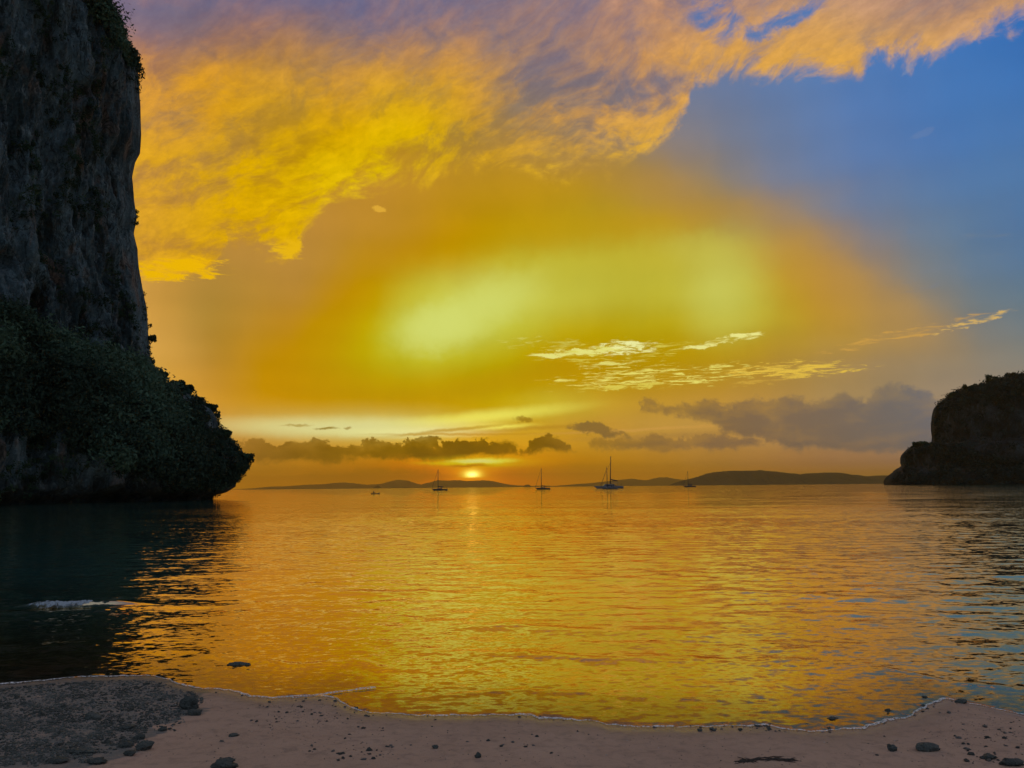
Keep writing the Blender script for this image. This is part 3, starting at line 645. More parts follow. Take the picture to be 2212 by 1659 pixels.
# second front that laps over the first, left of the middle
def back_line(x):
    pts = np.array([ground(a, b)[:2] for a, b in ((560,1508),(640,1506),(700,1502),(740,1496),(780,1491),(812,1488))])
    return np.interp(x, pts[:, 0], pts[:, 1])
xa, xb = ground(600, 1507).x, ground(812, 1488).x
f2 = strip("foam_line", np.linspace(xa, xb, 500), back_line, lambda x: 0.008+0.030*np.clip((x-xa)/(xb-xa)*1.2, 0, 1)*(0.6+0.4*np.sin(x*21)), 0.010, 0.010)
tag(f2, "short thick curl of foam where one swash laps over another, left of the middle", "foam", kind='stuff')
def build_breaker():
    nx, ny = 240, 26; xs = np.linspace(-1.05, 0.62, nx); V = []
    for j in range(ny):
        f = j/(ny-1)
        for x in xs:
            X = BREAK_C.x + x; w = max(0.0, 1-abs((x+0.2)/0.92)**3)
            yc = BREAK_C.y - 0.05 + 0.05*math.sin(x*3)
            Y = yc + (f-0.62)*0.20*(0.15+w)
            n = mnoise.fractal(Vector((X*9, Y*9, 1)), 0.8, 2.0, 4); n2 = mnoise.fractal(Vector((X*34, Y*34, 5)), 0.8, 2.0, 3)
            z = 0.108*w*math.sin(math.pi*min(1, f*1.1+0.02))**0.7 + w*(0.022*n + 0.012*n2)
            V.append((X, Y, z - 0.012 + 0.0))
    o = mesh_obj("breaking_wave_foam", np.array(V), gridfaces(ny, nx), FOAM2)
    tag(o, "white crest of a small wave breaking in the dark water at left", "wave foam", kind='stuff')
def make_foam2():
    m, q = mat_new("crest_foam"); P = pos(q); x, y, z = q.sep(P)
    n = q.noise(q.v('MULTIPLY', P, (1.0, 0.6, 1.0)), 16.0, 6, 0.72, 0.6)
    core = q.smooth(q.m('ABSOLUTE', q.m('SUBTRACT', x, BREAK_C.x-0.12)), 1.0, 0.1)
    hz = q.smooth(z, 0.0, 0.09)
    al = q.smooth(q.m('ADD', n, q.m('ADD', q.m('MULTIPLY', core, 0.20), q.m('MULTIPLY', hz, 0.16))), 0.62, 0.86)
    d = principled(q, (0.30, 0.35, 0.43, 1), 0.6, 0.4, 0.0, bump(q, n, 0.02))
    tr = q.n.new("ShaderNodeBsdfTransparent"); mx = q.n.new("ShaderNodeMixShader")
    q.put(mx.inputs[0], al); q.l.new(tr.outputs[0], mx.inputs[1]); q.l.new(d, mx.inputs[2]); mat_out(q, mx.outputs[0]); return m
FOAM2 = make_foam2()
build_breaker()

# ------------------------------------------------------------------ rock and foliage materials
def make_rock(name, k=1.0, scale=1.0):
    m, q = mat_new(name); P = pos(q)
    st = q.v('MULTIPLY', P, (1.0*scale, 1.0*scale, 0.42*scale))
    n1 = q.noise(st, 0.11, 6, 0.62, 0.8); n2 = q.noise(st, 0.55, 6, 0.65, 0.6); n3 = q.noise(P, 2.2*scale, 5, 0.65)
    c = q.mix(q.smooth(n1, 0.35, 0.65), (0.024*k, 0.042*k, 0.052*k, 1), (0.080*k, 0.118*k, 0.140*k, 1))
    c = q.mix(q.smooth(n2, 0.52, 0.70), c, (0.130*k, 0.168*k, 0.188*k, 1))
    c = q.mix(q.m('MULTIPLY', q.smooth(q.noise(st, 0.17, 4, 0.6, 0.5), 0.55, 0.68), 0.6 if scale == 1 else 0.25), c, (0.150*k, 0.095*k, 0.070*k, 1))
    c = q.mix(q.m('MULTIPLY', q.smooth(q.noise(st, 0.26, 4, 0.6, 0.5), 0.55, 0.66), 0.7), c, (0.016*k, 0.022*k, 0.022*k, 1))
    zz = q.sep(P)[2]
    ck = q.m('ABSOLUTE', q.m('SUBTRACT', q.noise(q.v('MULTIPLY', P, (1.0*scale, 1.0*scale, 0.35*scale)), 0.32, 5, 0.6, 1.2), 0.5))
    c = q.mix(q.m('MULTIPLY', q.smooth(ck, 0.035, 0.0), 0.75), c, (0.010*k, 0.014*k, 0.016*k, 1))
    c = q.mix(q.m('MULTIPLY', q.smooth(n3, 0.42, 0.66), 0.5), q.mix(1.0, c, (0.6, 0.62, 0.64, 1), 'MULTIPLY'), q.mix(1.0, c, (1.35, 1.35, 1.35, 1), 'MULTIPLY'))
    c = q.mix(q.m('MULTIPLY', q.smooth(q.m('ADD', zz, q.m('MULTIPLY', n2, 4.0)), 8.0*(1 if scale == 1 else 2), 3.0), 0.8), c, (0.010, 0.012, 0.012, 1))     # rock darker towards the waterline
    h = q.m('ADD', q.m('MULTIPLY', n2, 1.0), q.m('MULTIPLY', n3, 0.35))
    mat_out(q, principled(q, c, 0.9, 0.15, 0.0, bump(q, h, 1.2/scale, 0.8))); return m
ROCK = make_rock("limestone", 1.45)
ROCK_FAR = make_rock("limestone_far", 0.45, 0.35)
def make_leaf(name, a, b, c):
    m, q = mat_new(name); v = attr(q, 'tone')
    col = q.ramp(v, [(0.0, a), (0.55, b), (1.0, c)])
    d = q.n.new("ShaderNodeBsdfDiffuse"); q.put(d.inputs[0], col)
    t = q.n.new("ShaderNodeBsdfTranslucent"); q.put(t.inputs[0], q.mix(1.0, col, (0.7, 0.8, 0.3, 1), 'MULTIPLY'))
    mx = q.n.new("ShaderNodeMixShader"); mx.inputs[0].default_value = 0.12
    q.l.new(d.outputs[0], mx.inputs[1]); q.l.new(t.outputs[0], mx.inputs[2]); mat_out(q, mx.outputs[0]); return m
LEAF = make_leaf("foliage", (0.022, 0.036, 0.031), (0.044, 0.082, 0.066), (0.075, 0.130, 0.098))
LEAF_DARK = make_leaf("foliage_dark", (0.012, 0.024, 0.018), (0.024, 0.048, 0.036), (0.045, 0.080, 0.050))
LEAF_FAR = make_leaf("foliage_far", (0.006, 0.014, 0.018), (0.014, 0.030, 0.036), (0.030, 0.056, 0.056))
BARK = paint("bark", (0.045, 0.035, 0.028), 0.9, 0.3, 5.0)

def leaves(centres, radii, n, size, rg, flat=0.75, tones=None):
    """many small leaf faces: clumps at centres; returns verts, faces, tone"""
    C = np.asarray(centres, dtype=float); R = np.asarray(radii, dtype=float); K = len(C)
    tot = K*n
    c = np.repeat(C, n, 0); r = np.repeat(R, n)
    d = rg.normal(size=(tot, 3)); d /= np.linalg.norm(d, axis=1)[:, None]
    rad = r*(0.45+0.62*rg.random(tot)**0.6)
    d2 = d.copy(); d2[:, 2] *= flat
    p = c + d2*rad[:, None]
    nrm = d + rg.normal(size=(tot, 3))*0.75; nrm /= np.linalg.norm(nrm, axis=1)[:, None]
    h = rg.normal(size=(tot, 3)); u = np.cross(nrm, h); u /= np.linalg.norm(u, axis=1)[:, None]; w = np.cross(nrm, u)
    s = (size*(0.55+0.9*rg.random(tot)))[:, None]
    v0 = p - u*s; v1 = p - w*s*0.42 + nrm*s*0.1; v2 = p + u*s; v3 = p + w*s*0.42 + nrm*s*0.1
    V = np.stack([v0, v1, v2, v3], 1).reshape(-1, 3)
    F = np.arange(tot*4).reshape(-1, 4)
    ct = np.repeat(rg.random(K) if tones is None else np.asarray(tones), n)
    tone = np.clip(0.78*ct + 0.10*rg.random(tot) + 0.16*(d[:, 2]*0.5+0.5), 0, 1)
    return V, F, np.repeat(tone, 4)

# ------------------------------------------------------------------ left cliff
CL_D = 165.0
CL_PX = [(0,-620),(90,-420),(150,-250),(196,-100),(222,0),(236,28),(246,50),(262,68),(272,90),(284,112),(297,132),(300,170),(304,230),(306,290),(303,330),(292,352),(285,385),(290,430),(296,470),(289,505),(297,540),(300,580),(308,620),(317,660),(321,720),(324,770),(330,792),(348,812),(358,832),(372,838),(392,838),(408,846),(428,868),(456,886),(468,905),(472,925),(484,942),(500,962),(518,980),(530,994),(530,1012),(521,1025),(512,1036),(509,1052),(490,1063),(466,1069),(456,1077),(455,1082)]
_cz = np.array([at_depth(x, y, CL_D).z for x, y in CL_PX][::-1]); _cx = np.array([at_depth(x, y, CL_D).x for x, y in CL_PX][::-1])
_cz[0] = -1.5
for i in range(1, len(_cz)): _cz[i] = max(_cz[i], _cz[i-1]+0.02)
def cl_point(s, z):
    """s: 0 off to the left beside the beach .. 0.72 the corner seen against the sky .. 1 behind"""
    X = float(np.interp(z, _cz, _cx))
    inw = 9.0*min(1, max(0, (z-14)/34.0))
    foot = 4.0*math.exp(-(z/3.0)**2)*0
    low = max(0.0, 1-z/14.0)
    under = -2.2*max(0.0, 1-z/2.4)                      # sea notch at the foot
    K = [(-0.001, (-210-inw, 20)), (0.12, (-118-inw, 70)), (0.26, (-86-inw*1.1+under, 100)), (0.36, (-76.5-inw*0.9+under, 117+inw*0.25)), (0.48, (0.55*(-75-inw*0.8)+0.45*X+under-0.5, 134)),
         (0.60, (0.25*(-75-inw*0.5)+0.75*X+under*0.6-0.6, 149)), (0.68, (X+under*0.1-0.2-0.4*inw/9, 159)), (0.72, (X, 165)), (0.76, (X*1.055-0.8, 171)), (0.84, (X*1.25-6, 188)), (0.92, (X*1.9-10, 225)), (1.0, (X*3.0-30, 260))]
    for (a, p), (b, r_) in zip(K, K[1:]):
        if s <= b:
            f = (s-a)/(b-a); f = f*f*(3-2*f)*0.35 + f*0.65
            return Vector((p[0]+(r_[0]-p[0])*f, p[1]+(r_[1]-p[1])*f, z))
    return Vector((K[-1][1][0], K[-1][1][1], z))
def build_left_cliff():
    ss = np.concatenate([np.linspace(0, 0.24, 16), np.linspace(0.255, 0.80, 300), np.linspace(0.82, 1, 12)])
    zs = np.concatenate([np.linspace(-1.5, 12, 70), np.linspace(12.3, 104, 290), np.linspace(106, 158, 16)])
    V = np.zeros((len(zs), len(ss), 3)); pts = []
    for i, z in enumerate(zs):
        for j, s in enumerate(ss):
            p = cl_point(s, z)
            corner = math.exp(-((s-0.72)/0.035)**2)
            k = 1 - 0.80*corner
            q_ = Vector((p.x*0.085+3, p.y*0.085, z*0.022)); a = mnoise.fractal(q_, 0.9, 2.1, 4)
            b = mnoise.fractal(Vector((p.x*0.30, p.y*0.30, z*0.085+7)), 0.8, 2.1, 4)
            r_ = 1-abs(mnoise.fractal(Vector((p.x*0.16+9, p.y*0.16, z*0.035)), 0.8, 2.2, 3))*2
            c3 = mnoise.fractal(Vector((p.x*0.9, p.y*0.9, z*0.45+3)), 0.75, 2.1, 3)
            d = (3.6*a + 2.2*b + 1.5*(r_-0.6) + 0.75*c3)*k
            # outward is +x, -y on the seen face
            V[i, j] = (p.x + 0.82*d*(1-0.5*corner), p.y - 0.57*d, z + 0.8*b*k + 0.3*c3*k)
    # caves
    for cpx, cpy, rx, ry, dep in ((92, 660, 20, 48, 7), (182, 700, 9, 34, 4), (20, 560, 30, 25, 4), (190, 190, 24, 22, 3), (110,1030,18,26,3)):
        for i in range(len(zs)):
            for j in range(len(ss)):
                if ss[j] < 0.3 or ss[j] > 0.7: continue
                x, y = project(V[i, j])
                e = ((x-cpx)/rx)**2 + ((y-cpy)/ry)**2
                if e < 2.2:
                    f = dep*math.exp(-e*1.6); V[i, j, 0] -= 0.82*f; V[i, j, 1] += 0.57*f
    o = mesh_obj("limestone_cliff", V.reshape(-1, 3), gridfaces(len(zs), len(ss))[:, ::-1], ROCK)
    tag(o, kind='structure')
    return V, ss, zs
CLV, CLS, CLZ = build_left_cliff()
VEG = [(-200,600),(0,655),(60,690),(150,735),(200,752),(300,778),(326,782),(362,830),(395,835),(430,865),(470,890),(500,955),(540,1000),(535,1018),(508,1040),(480,1058),(400,1052),(340,1040),(270,1012),(200,975),(150,958),(90,942),(0,925),(-200,925)]
VEG2 = [(180,0),(250,0),(310,120),(300,170),(280,150),(245,90)]
def build_left_foliage():
    rg = np.random.default_rng(11); C = []; R = []; C2 = []; R2 = []; TN = []
    ni, nj = CLV.shape[:2]; pick = rg.integers(0, ni*nj, 60000)
    for n_ in pick:
        i, j = divmod(int(n_), nj)
        if CLS[j] < 0.27 or CLS[j] > 0.80 or CLZ[i] > 106: continue
        p = CLV[i, j]; x, y = project(p)
        if x < -160: continue
        inv = inpoly(x, y, VEG); inv2 = inpoly(x, y, VEG2)
        sil = abs(CLS[j]-0.722) < 0.012
        nz = mnoise.fractal(Vector((p[0]*0.07, p[1]*0.07, p[2]*0.07)), 0.8, 2, 3)
        if inv or inv2:
            if rg.random() < (0.30 if not inv2 else 0.22) and nz > -0.40:
                nearedge = CLS[j] > 0.655
                if nearedge and rg.random() < 0.35: continue
                r = (0.55+0.8*rg.random()) if nearedge else (0.8+2.6*rg.random()**2.2)
                o = 0.2 if nearedge else 0.3+1.6*rg.random()*(r/2)
                TN.append(min(1, max(0, 0.47 + 2.0*mnoise.fractal(Vector((p[0]*0.045+4, p[1]*0.045, p[2]*0.075)), 0.9, 2, 3) + 0.25*rg.normal() - (0.25 if x > 330 else 0))))  # right-hand foliage toned darker: shade put into the leaf colour
                C.append((p[0]+o*0.7, p[1]-o, p[2]+0.3)); R.append(r)
        elif sil and rg.random() < 0.10 and nz > 0.0:
            C2.append((p[0], p[1], p[2])); R2.append(0.35+0.45*rg.random())
        elif nz > 0.28 and rg.random() < 0.10:
            C2.append((p[0]+0.3, p[1]-0.3, p[2])); R2.append(0.4+0.8*rg.random())
    V, F, T = leaves(C, R, 60, 0.34, rg, tones=TN)
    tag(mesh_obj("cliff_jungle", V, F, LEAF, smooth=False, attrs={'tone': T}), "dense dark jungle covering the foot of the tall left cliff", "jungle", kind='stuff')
    V, F, T = leaves(C2, R2, 34, 0.22, rg)
    tag(mesh_obj("cliff_scrub", V, F, LEAF_DARK, smooth=False, attrs={'tone': T}), "sparse scrub clinging to the bare rock of the left cliff", "scrub", kind='stuff')
    print('left clumps', len(C), len(C2))
build_left_foliage()

# ------------------------------------------------------------------ trees one can tell apart
def tube(pts, radii, seg=7):
    V = []; F = []
    for i, (p, r) in enumerate(zip(pts, radii)):
        p = Vector(p); d = (Vector(pts[min(i+1, len(pts)-1)]) - Vector(pts[max(i-1, 0)])).normalized()
        u = d.orthogonal().normalized(); w = d.cross(u)
        for k in range(seg):
            a = 2*math.pi*k/seg; V.append(p + (u*math.cos(a)+w*math.sin(a))*r)
    for i in range(len(pts)-1):
        for k in range(seg):
            F.append((i*seg+k, i*seg+(k+1) % seg, (i+1)*seg+(k+1) % seg, (i+1)*seg+k))
    F.append(tuple(range(seg))[::-1]); F.append(tuple((len(pts)-1)*seg+k for k in range(seg)))
    return V, F
def tree(base, height, width, lean, label, cat="tree", group=None, leaf=0.3, nclump=16, seed=0, name="cliff_tree", per=60, flat=0.75):
    rg = np.random.default_rng(seed); rnd = random.Random(seed)
    root = empty(name, base); tag(root, label, cat, group)
    V = []; F = []
    top = Vector((lean[0], lean[1], height*0.62))
    trunk = [Vector((0, 0, -0.4)), top*0.33 + Vector((0, 0, 0.1*height)), top*0.7, top]
    r0 = height*0.035
    v, f = tube(trunk, [r0, r0*0.8, r0*0.6, r0*0.4]); V += v; F += f
    C = []; R = []
    for k in range(nclump):
        a = rnd.random()*6.283; e = rnd.random()
        c = top + Vector((math.cos(a)*width*0.42*math.sqrt(e), math.sin(a)*width*0.42*math.sqrt(e), height*(rnd.random()*0.42-0.10)))
        C.append(tuple(c)); R.append(width*(0.13+0.13*rnd.random()))
        if k < 7:
            b = len(V); v, f = tube([top*0.55, top*0.8+(c-top)*0.35, c], [r0*0.4, r0*0.28, r0*0.12], 5); V += v; F += [tuple(i+b for i in q) for q in f]
    mesh_obj("trunk", V, F, BARK, root)
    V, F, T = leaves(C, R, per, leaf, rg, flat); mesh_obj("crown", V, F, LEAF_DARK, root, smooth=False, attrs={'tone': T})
    return root
def cliff_tree(px, py, h_px, w_px, label, lean_px=0, depth=CL_D, **kw):
    b = at_depth(px, py, depth); k = depth/FPX
    return tree(b, h_px*k, w_px*k, (lean_px*k, 0), label, **kw)
cliff_tree(516, 1012, 30, 36, "bushy tree overhanging the water at the outermost tip of the left cliff", 12, seed=1, nclump=22)
cliff_tree(322, 752, 30, 16, "small dark shrub jutting from the sheer left cliff edge, below the lone sprig", 7, seed=2, cat="shrub", name="cliff_shrub")
cliff_tree(319, 713, 14, 9, "tiny lone sprig of a shrub sticking out of the sheer left cliff edge", 6, seed=3, cat="shrub", name="cliff_shrub", leaf=0.16, nclump=6, per=22)
cliff_tree(384, 848, 24, 30, "low round tree on the flat shoulder of the left cliff", 0, seed=4, nclump=18)
cliff_tree(404, 855, 22, 24, "rounded tree right beside the low tree on the shoulder of the left cliff", 2, seed=5)
cliff_tree(345, 828, 26, 22, "tree in the notch between the sheer wall and the shoulder of the left cliff", 4, seed=6)
cliff_tree(452, 898, 24, 26, "tree at the break of slope halfway down the left cliff's shoulder", 4, seed=7)
cliff_tree(482, 952, 22, 22, "tree on the lower slope of the left cliff just above the overhanging tip", 5, seed=8)
cliff_tree(262, 82, 22, 20, "bush on the upper rounded rim of the left cliff near the top of the picture", 3, seed=9, cat="bush", name="cliff_bush")
cliff_tree(286, 124, 18, 14, "bush on the cliff rim where the wall turns vertical", 3, seed=10, cat="bush", name="cliff_bush")

# ------------------------------------------------------------------ right headland
def headland(name, pts, depth, back, side, noise_amp, nz_, mat, seed=0, width=None, dome=1.0):
    """cross-sections stacked in height: the outline on one side (side=+1: left edge given, body runs right) at its own distance"""
    P = [at_depth(x, y, depth) for x, y in pts]
    z = np.array([p.z for p in P]); x = np.array([p.x for p in P])
    for i in range(1, len(z)): z[i] = max(z[i], z[i-1]+0.05)
    zs = np.linspace(-1.0, z[-1], nz_); V = []
    angs = np.linspace(-0.35, math.pi+0.2, 120)
    for zz in zs:
        X = float(np.interp(zz, z, x))
        row = []
        for a in angs:
            # ellipse whose leftmost point is X
            rx = (width - X) ; ry = back*(0.55+0.45*(1-zz/z[-1]))
            px_ = width - rx*abs(math.sin(a))**0.55*1.0 if side > 0 else X
            py_ = depth - ry*math.copysign(abs(math.cos(a))**0.8, math.cos(a))
            k = 1 - 0.85*math.exp(-((a-math.pi/2)/0.25)**2)
            n = mnoise.fractal(Vector((px_*0.02+seed, py_*0.02, zz*0.008)), 0.8, 2, 5) + 0.5*mnoise.fractal(Vector((px_*0.07, py_*0.07+seed, zz*0.03)), 0.8, 2, 4)
            row.append((px_ - 0.3*noise_amp*n*k, py_ - noise_amp*n*k*math.cos(a), zz + noise_amp*0.25*n*k))
        V.append(row)
    V = np.array(V)
    o = mesh_obj(name, V.reshape(-1, 3), gridfaces(len(zs), len(angs)), mat); tag(o, kind='structure')
    return V, zs, angs
HD = 1000.0
HPX = [(1931,1047),(1932,1041),(1936,1032),(1941,1024),(1950,1017),(1959,1011),(1964,1006),(1962,1000),(1960,990),(1960,982),(1966,974),(1972,967),(1980,963),(2000,961),(2022,960),(2029,952),(2027,935),(2026,915),(2027,893),(2031,878),(2040,867),(2053,856),(2070,847),(2092,841),(2112,840),(2128,833),(2142,825),(2170,820),(2190,817),(2212,812),(2260,802),(2360,792)]
RW = at_depth(2700, 1000, HD).x
HPX = [(x+9, y) if x < 2100 else (x, y) for x, y in HPX]
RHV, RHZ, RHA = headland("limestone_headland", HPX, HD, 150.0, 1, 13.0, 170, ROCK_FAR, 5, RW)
def build_right_foliage():
    rg = np.random.default_rng(21); C = []; R = []
    ni, nj = RHV.shape[:2]
    for n_ in rg.integers(0, ni*nj, 30000):
        i, j = divmod(int(n_), nj); p = RHV[i, j]
        if p[1] > HD+20 or p[0] > RW-60: continue
        x, y = project(p)
        if x < 1900 or x > 2260: continue
        face = inpoly(x, y, [(2045,890),(2110,870),(2240,850),(2240,990),(2140,985),(2060,960),(2036,955)]) or inpoly(x,y,[(1975,1000),(2000,975),(2030,990),(2030,1025),(1985,1020)])
        sil = abs(RHA[j]-math.pi/2) < 0.10
        pr = 0.05 if face else 0.32
        if rg.random() > pr: continue
        r = 1.8+2.6*rg.random()**1.8 if sil else 3+5.5*rg.random()
        C.append((p[0]+(r*0.25 if sil else 0), p[1]-1.5, p[2]+0.5)); R.append(r)
    V, F, T = leaves(C, R, 26, 1.5, rg); print('right clumps', len(C))
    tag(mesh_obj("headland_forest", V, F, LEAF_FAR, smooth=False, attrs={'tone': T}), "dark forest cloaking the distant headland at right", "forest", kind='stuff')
build_right_foliage()
for k, (x, y, h, w, lab) in enumerate(((2058,866,11,13,"round treetop at the left shoulder of the right headland's summit"), (2086,849,11,16,"wide treetop left of the middle of the right headland's skyline"),
        (2103,848,12,14,"treetop beside the wide one on the right headland's skyline"), (2142,834,15,26,"broad domed treetop standing highest but one on the right headland"),
        (2184,827,14,20,"dense treetop at the right end of the headland's skyline, right of the small dip"), (1982,970,10,18,"treetop crowning the low outer knob of the right headland"), (2001,970,10,14,"slightly higher treetop in the middle of the low outer knob"))):
    cliff_tree(x, y, h*1.5, w*1.15, lab, 0, depth=HD, seed=30+k, leaf=1.3, nclump=14, per=40, name="headland_tree", flat=0.7)

# ------------------------------------------------------------------ distant hills and islets
def make_hill(name, c):
    m, q = mat_new(name); P = pos(q); n = q.noise(P, 0.01, 5, 0.6)
    mat_out(q, principled(q, q.mix(n, tuple(x*0.7 for x in c)+(1,), tuple(x*1.2 for x in c)+(1,)), 0.95, 0.05, 0.0, bump(q, q.noise(P, 0.03, 5, 0.6), 12.0))); return m
HILL_MAT = make_hill("hill_forest", (0.050, 0.052, 0.038))
def ridge(name, pts, depth, thick, mat, rough=1.0, nx=260, kind='structure', ny=22, seed=0):
    P = [at_depth(x, y, depth) for x, y in pts]; xs = np.array([p.x for p in P]); zs = np.array([p.z for p in P])
    X = np.linspace(xs[0], xs[-1], nx); crest = np.maximum(0.0, np.interp(X, xs, zs)); V = []
    for j in range(ny):
        f = -1 + 2*j/(ny-1)
        for x, c in zip(X, crest):
            n = mnoise.fractal(Vector((x*14/thick, f*2.5+seed, 3)), 0.8, 2, 5)
            prof = max(0.0, 1-abs(f)**1.5)
            hh = c*prof*(1 + 0.35*n*abs(f)*1.5) + (c*0.06*mnoise.fractal(Vector((x*40/thick, seed, 0)), 0.7, 2, 4)*rough)*prof
            V.append((x, depth + f*thick*(0.35+0.65*min(1, c/110)), hh - 1.0))
    o = mesh_obj(name, np.array(V), gridfaces(ny, nx), mat); tag(o, kind=kind); return o
R1 = [(1454,1049),(1460,1045),(1468,1040),(1480,1037),(1492,1034),(1502,1032),(1520,1026),(1540,1021),(1560,1018),(1580,1017),(1610,1017),(1640,1016),(1668,1018),(1700,1022),(1725,1026),(1740,1023),(1775,1021),(1800,1021),(1830,1025),(1862,1029),(1880,1028),(1905,1027),(1935,1027),(1990,1030),(2060,1040)]
ridge("hill_ridge", R1, 9000.0, 1000.0, HILL_MAT, 1.0, 420, seed=1)
L1 = [(500,1058),(528,1056),(560,1054),(587,1051),(625,1050),(660,1047),(704,1045.5),(725,1043),(745,1042),(765,1044),(793,1047),(826,1045),(842,1040),(859,1036),(870,1037),(881,1038),(895,1043),(910,1047),(925,1043),(947,1037),(965,1038),(991,1037),(1010,1039),(1028,1038),(1046,1037),(1065,1039),(1082,1043),(1102,1047),(1139,1049.5),(1170,1049),(1200,1049.5),(1245,1045.6),(1270,1044),(1299,1041),(1320,1038),(1335,1036.6),(1350,1035),(1365,1033.6),(1380,1036),(1395,1038),(1410,1034),(1425,1031),(1440,1031),(1455,1034),(1480,1037),(1520,1044)]
ridge("far_hill_ridge", L1, 25000.0, 2000.0, HILL_MAT, 0.6, 620, seed=2)
ridge("island", [(807,1053.6),(811,1050),(815,1048.3),(819,1049),(823,1053.4)], 14000.0, 110.0, HILL_MAT, 0.4, 30, seed=3, ny=12)
ridge("island", [(1130,1051),(1134,1047.6),(1139,1046.2),(1144,1047),(1148,1051)], 14000.0, 130.0, HILL_MAT, 0.4, 30, seed=4, ny=12)

# ------------------------------------------------------------------ boats
HULL_D = paint("hull_dark", (0.030, 0.028, 0.045), 0.35); HULL_W = paint("hull_pale", (0.085, 0.095, 0.13), 0.35, 0.08)
TRIM = paint("boat_trim", (0.05, 0.045, 0.06), 0.5); METAL = paint("mast_metal", (0.035, 0.028, 0.026), 0.5); CANVAS = paint("canvas", (0.035, 0.03, 0.05), 0.8)
GLASS = paint("boat_glass", (0.02, 0.025, 0.03), 0.1)
def hull_mesh(L, B, fb, sheer=0.35, y0=0.0, stern=0.75, rake=0.09, n=22):
    V = []; F = []; m = 9
    for i in range(n):
        f = i/(n-1); x = -L/2 + L*f
        b = B/2*min(1.0, math.sin(min(1, f*1.55)*math.pi/2)**0.75)*(1 if f < 0.6 else 1-(1-stern)*((f-0.6)/0.4)**1.6)
        zt = fb*(1 + sheer*(1-f)**2 + 0.06*f)
        for j in range(m):
            a = -1 + 2*j/(m-1); wl = abs(a)
            yy = b*math.copysign(wl**0.7, a) if a else 0
            z = -0.35 + (zt+0.35)*wl**1.5
            xx = x + L*rake*(1-(z+0.35)/(zt+0.35))*(1-f)**2*2.2 - (L*0.035*(1-(z+0.35)/(zt+0.35)) if f > 0.95 else 0)*-1
            V.append((xx, y0+yy, z))
    for i in range(n-1):
        for j in range(m-1):
            a = i*m+j; F.append((a, a+1, a+m+1, a+m))
        F.append((i*m, (i+1)*m, (i+1)*m+m-1, i*m+m-1))      # deck
    F.append(tuple((n-1)*m+j for j in range(m)))
    return V, F
def box_mesh(x0, x1, y0, y1, z0, z1, tx0=0, tx1=0, ty=0):
    V = [(x0,y0,z0),(x1,y0,z0),(x1,y1,z0),(x0,y1,z0),(x0+tx0,y0+ty,z1),(x1-tx1,y0+ty,z1),(x1-tx1,y1-ty,z1),(x0+tx0,y1-ty,z1)]
    return V, [(3,2,1,0),(4,5,6,7),(0,1,5,4),(1,2,6,5),(2,3,7,6),(3,0,4,7)]
def merge(*vf):
    V = []; F = []
    for v, f in vf:
        b = len(V); V += [tuple(a) for a in v]; F += [tuple(i+b for i in q) for q in f]
    return V, F
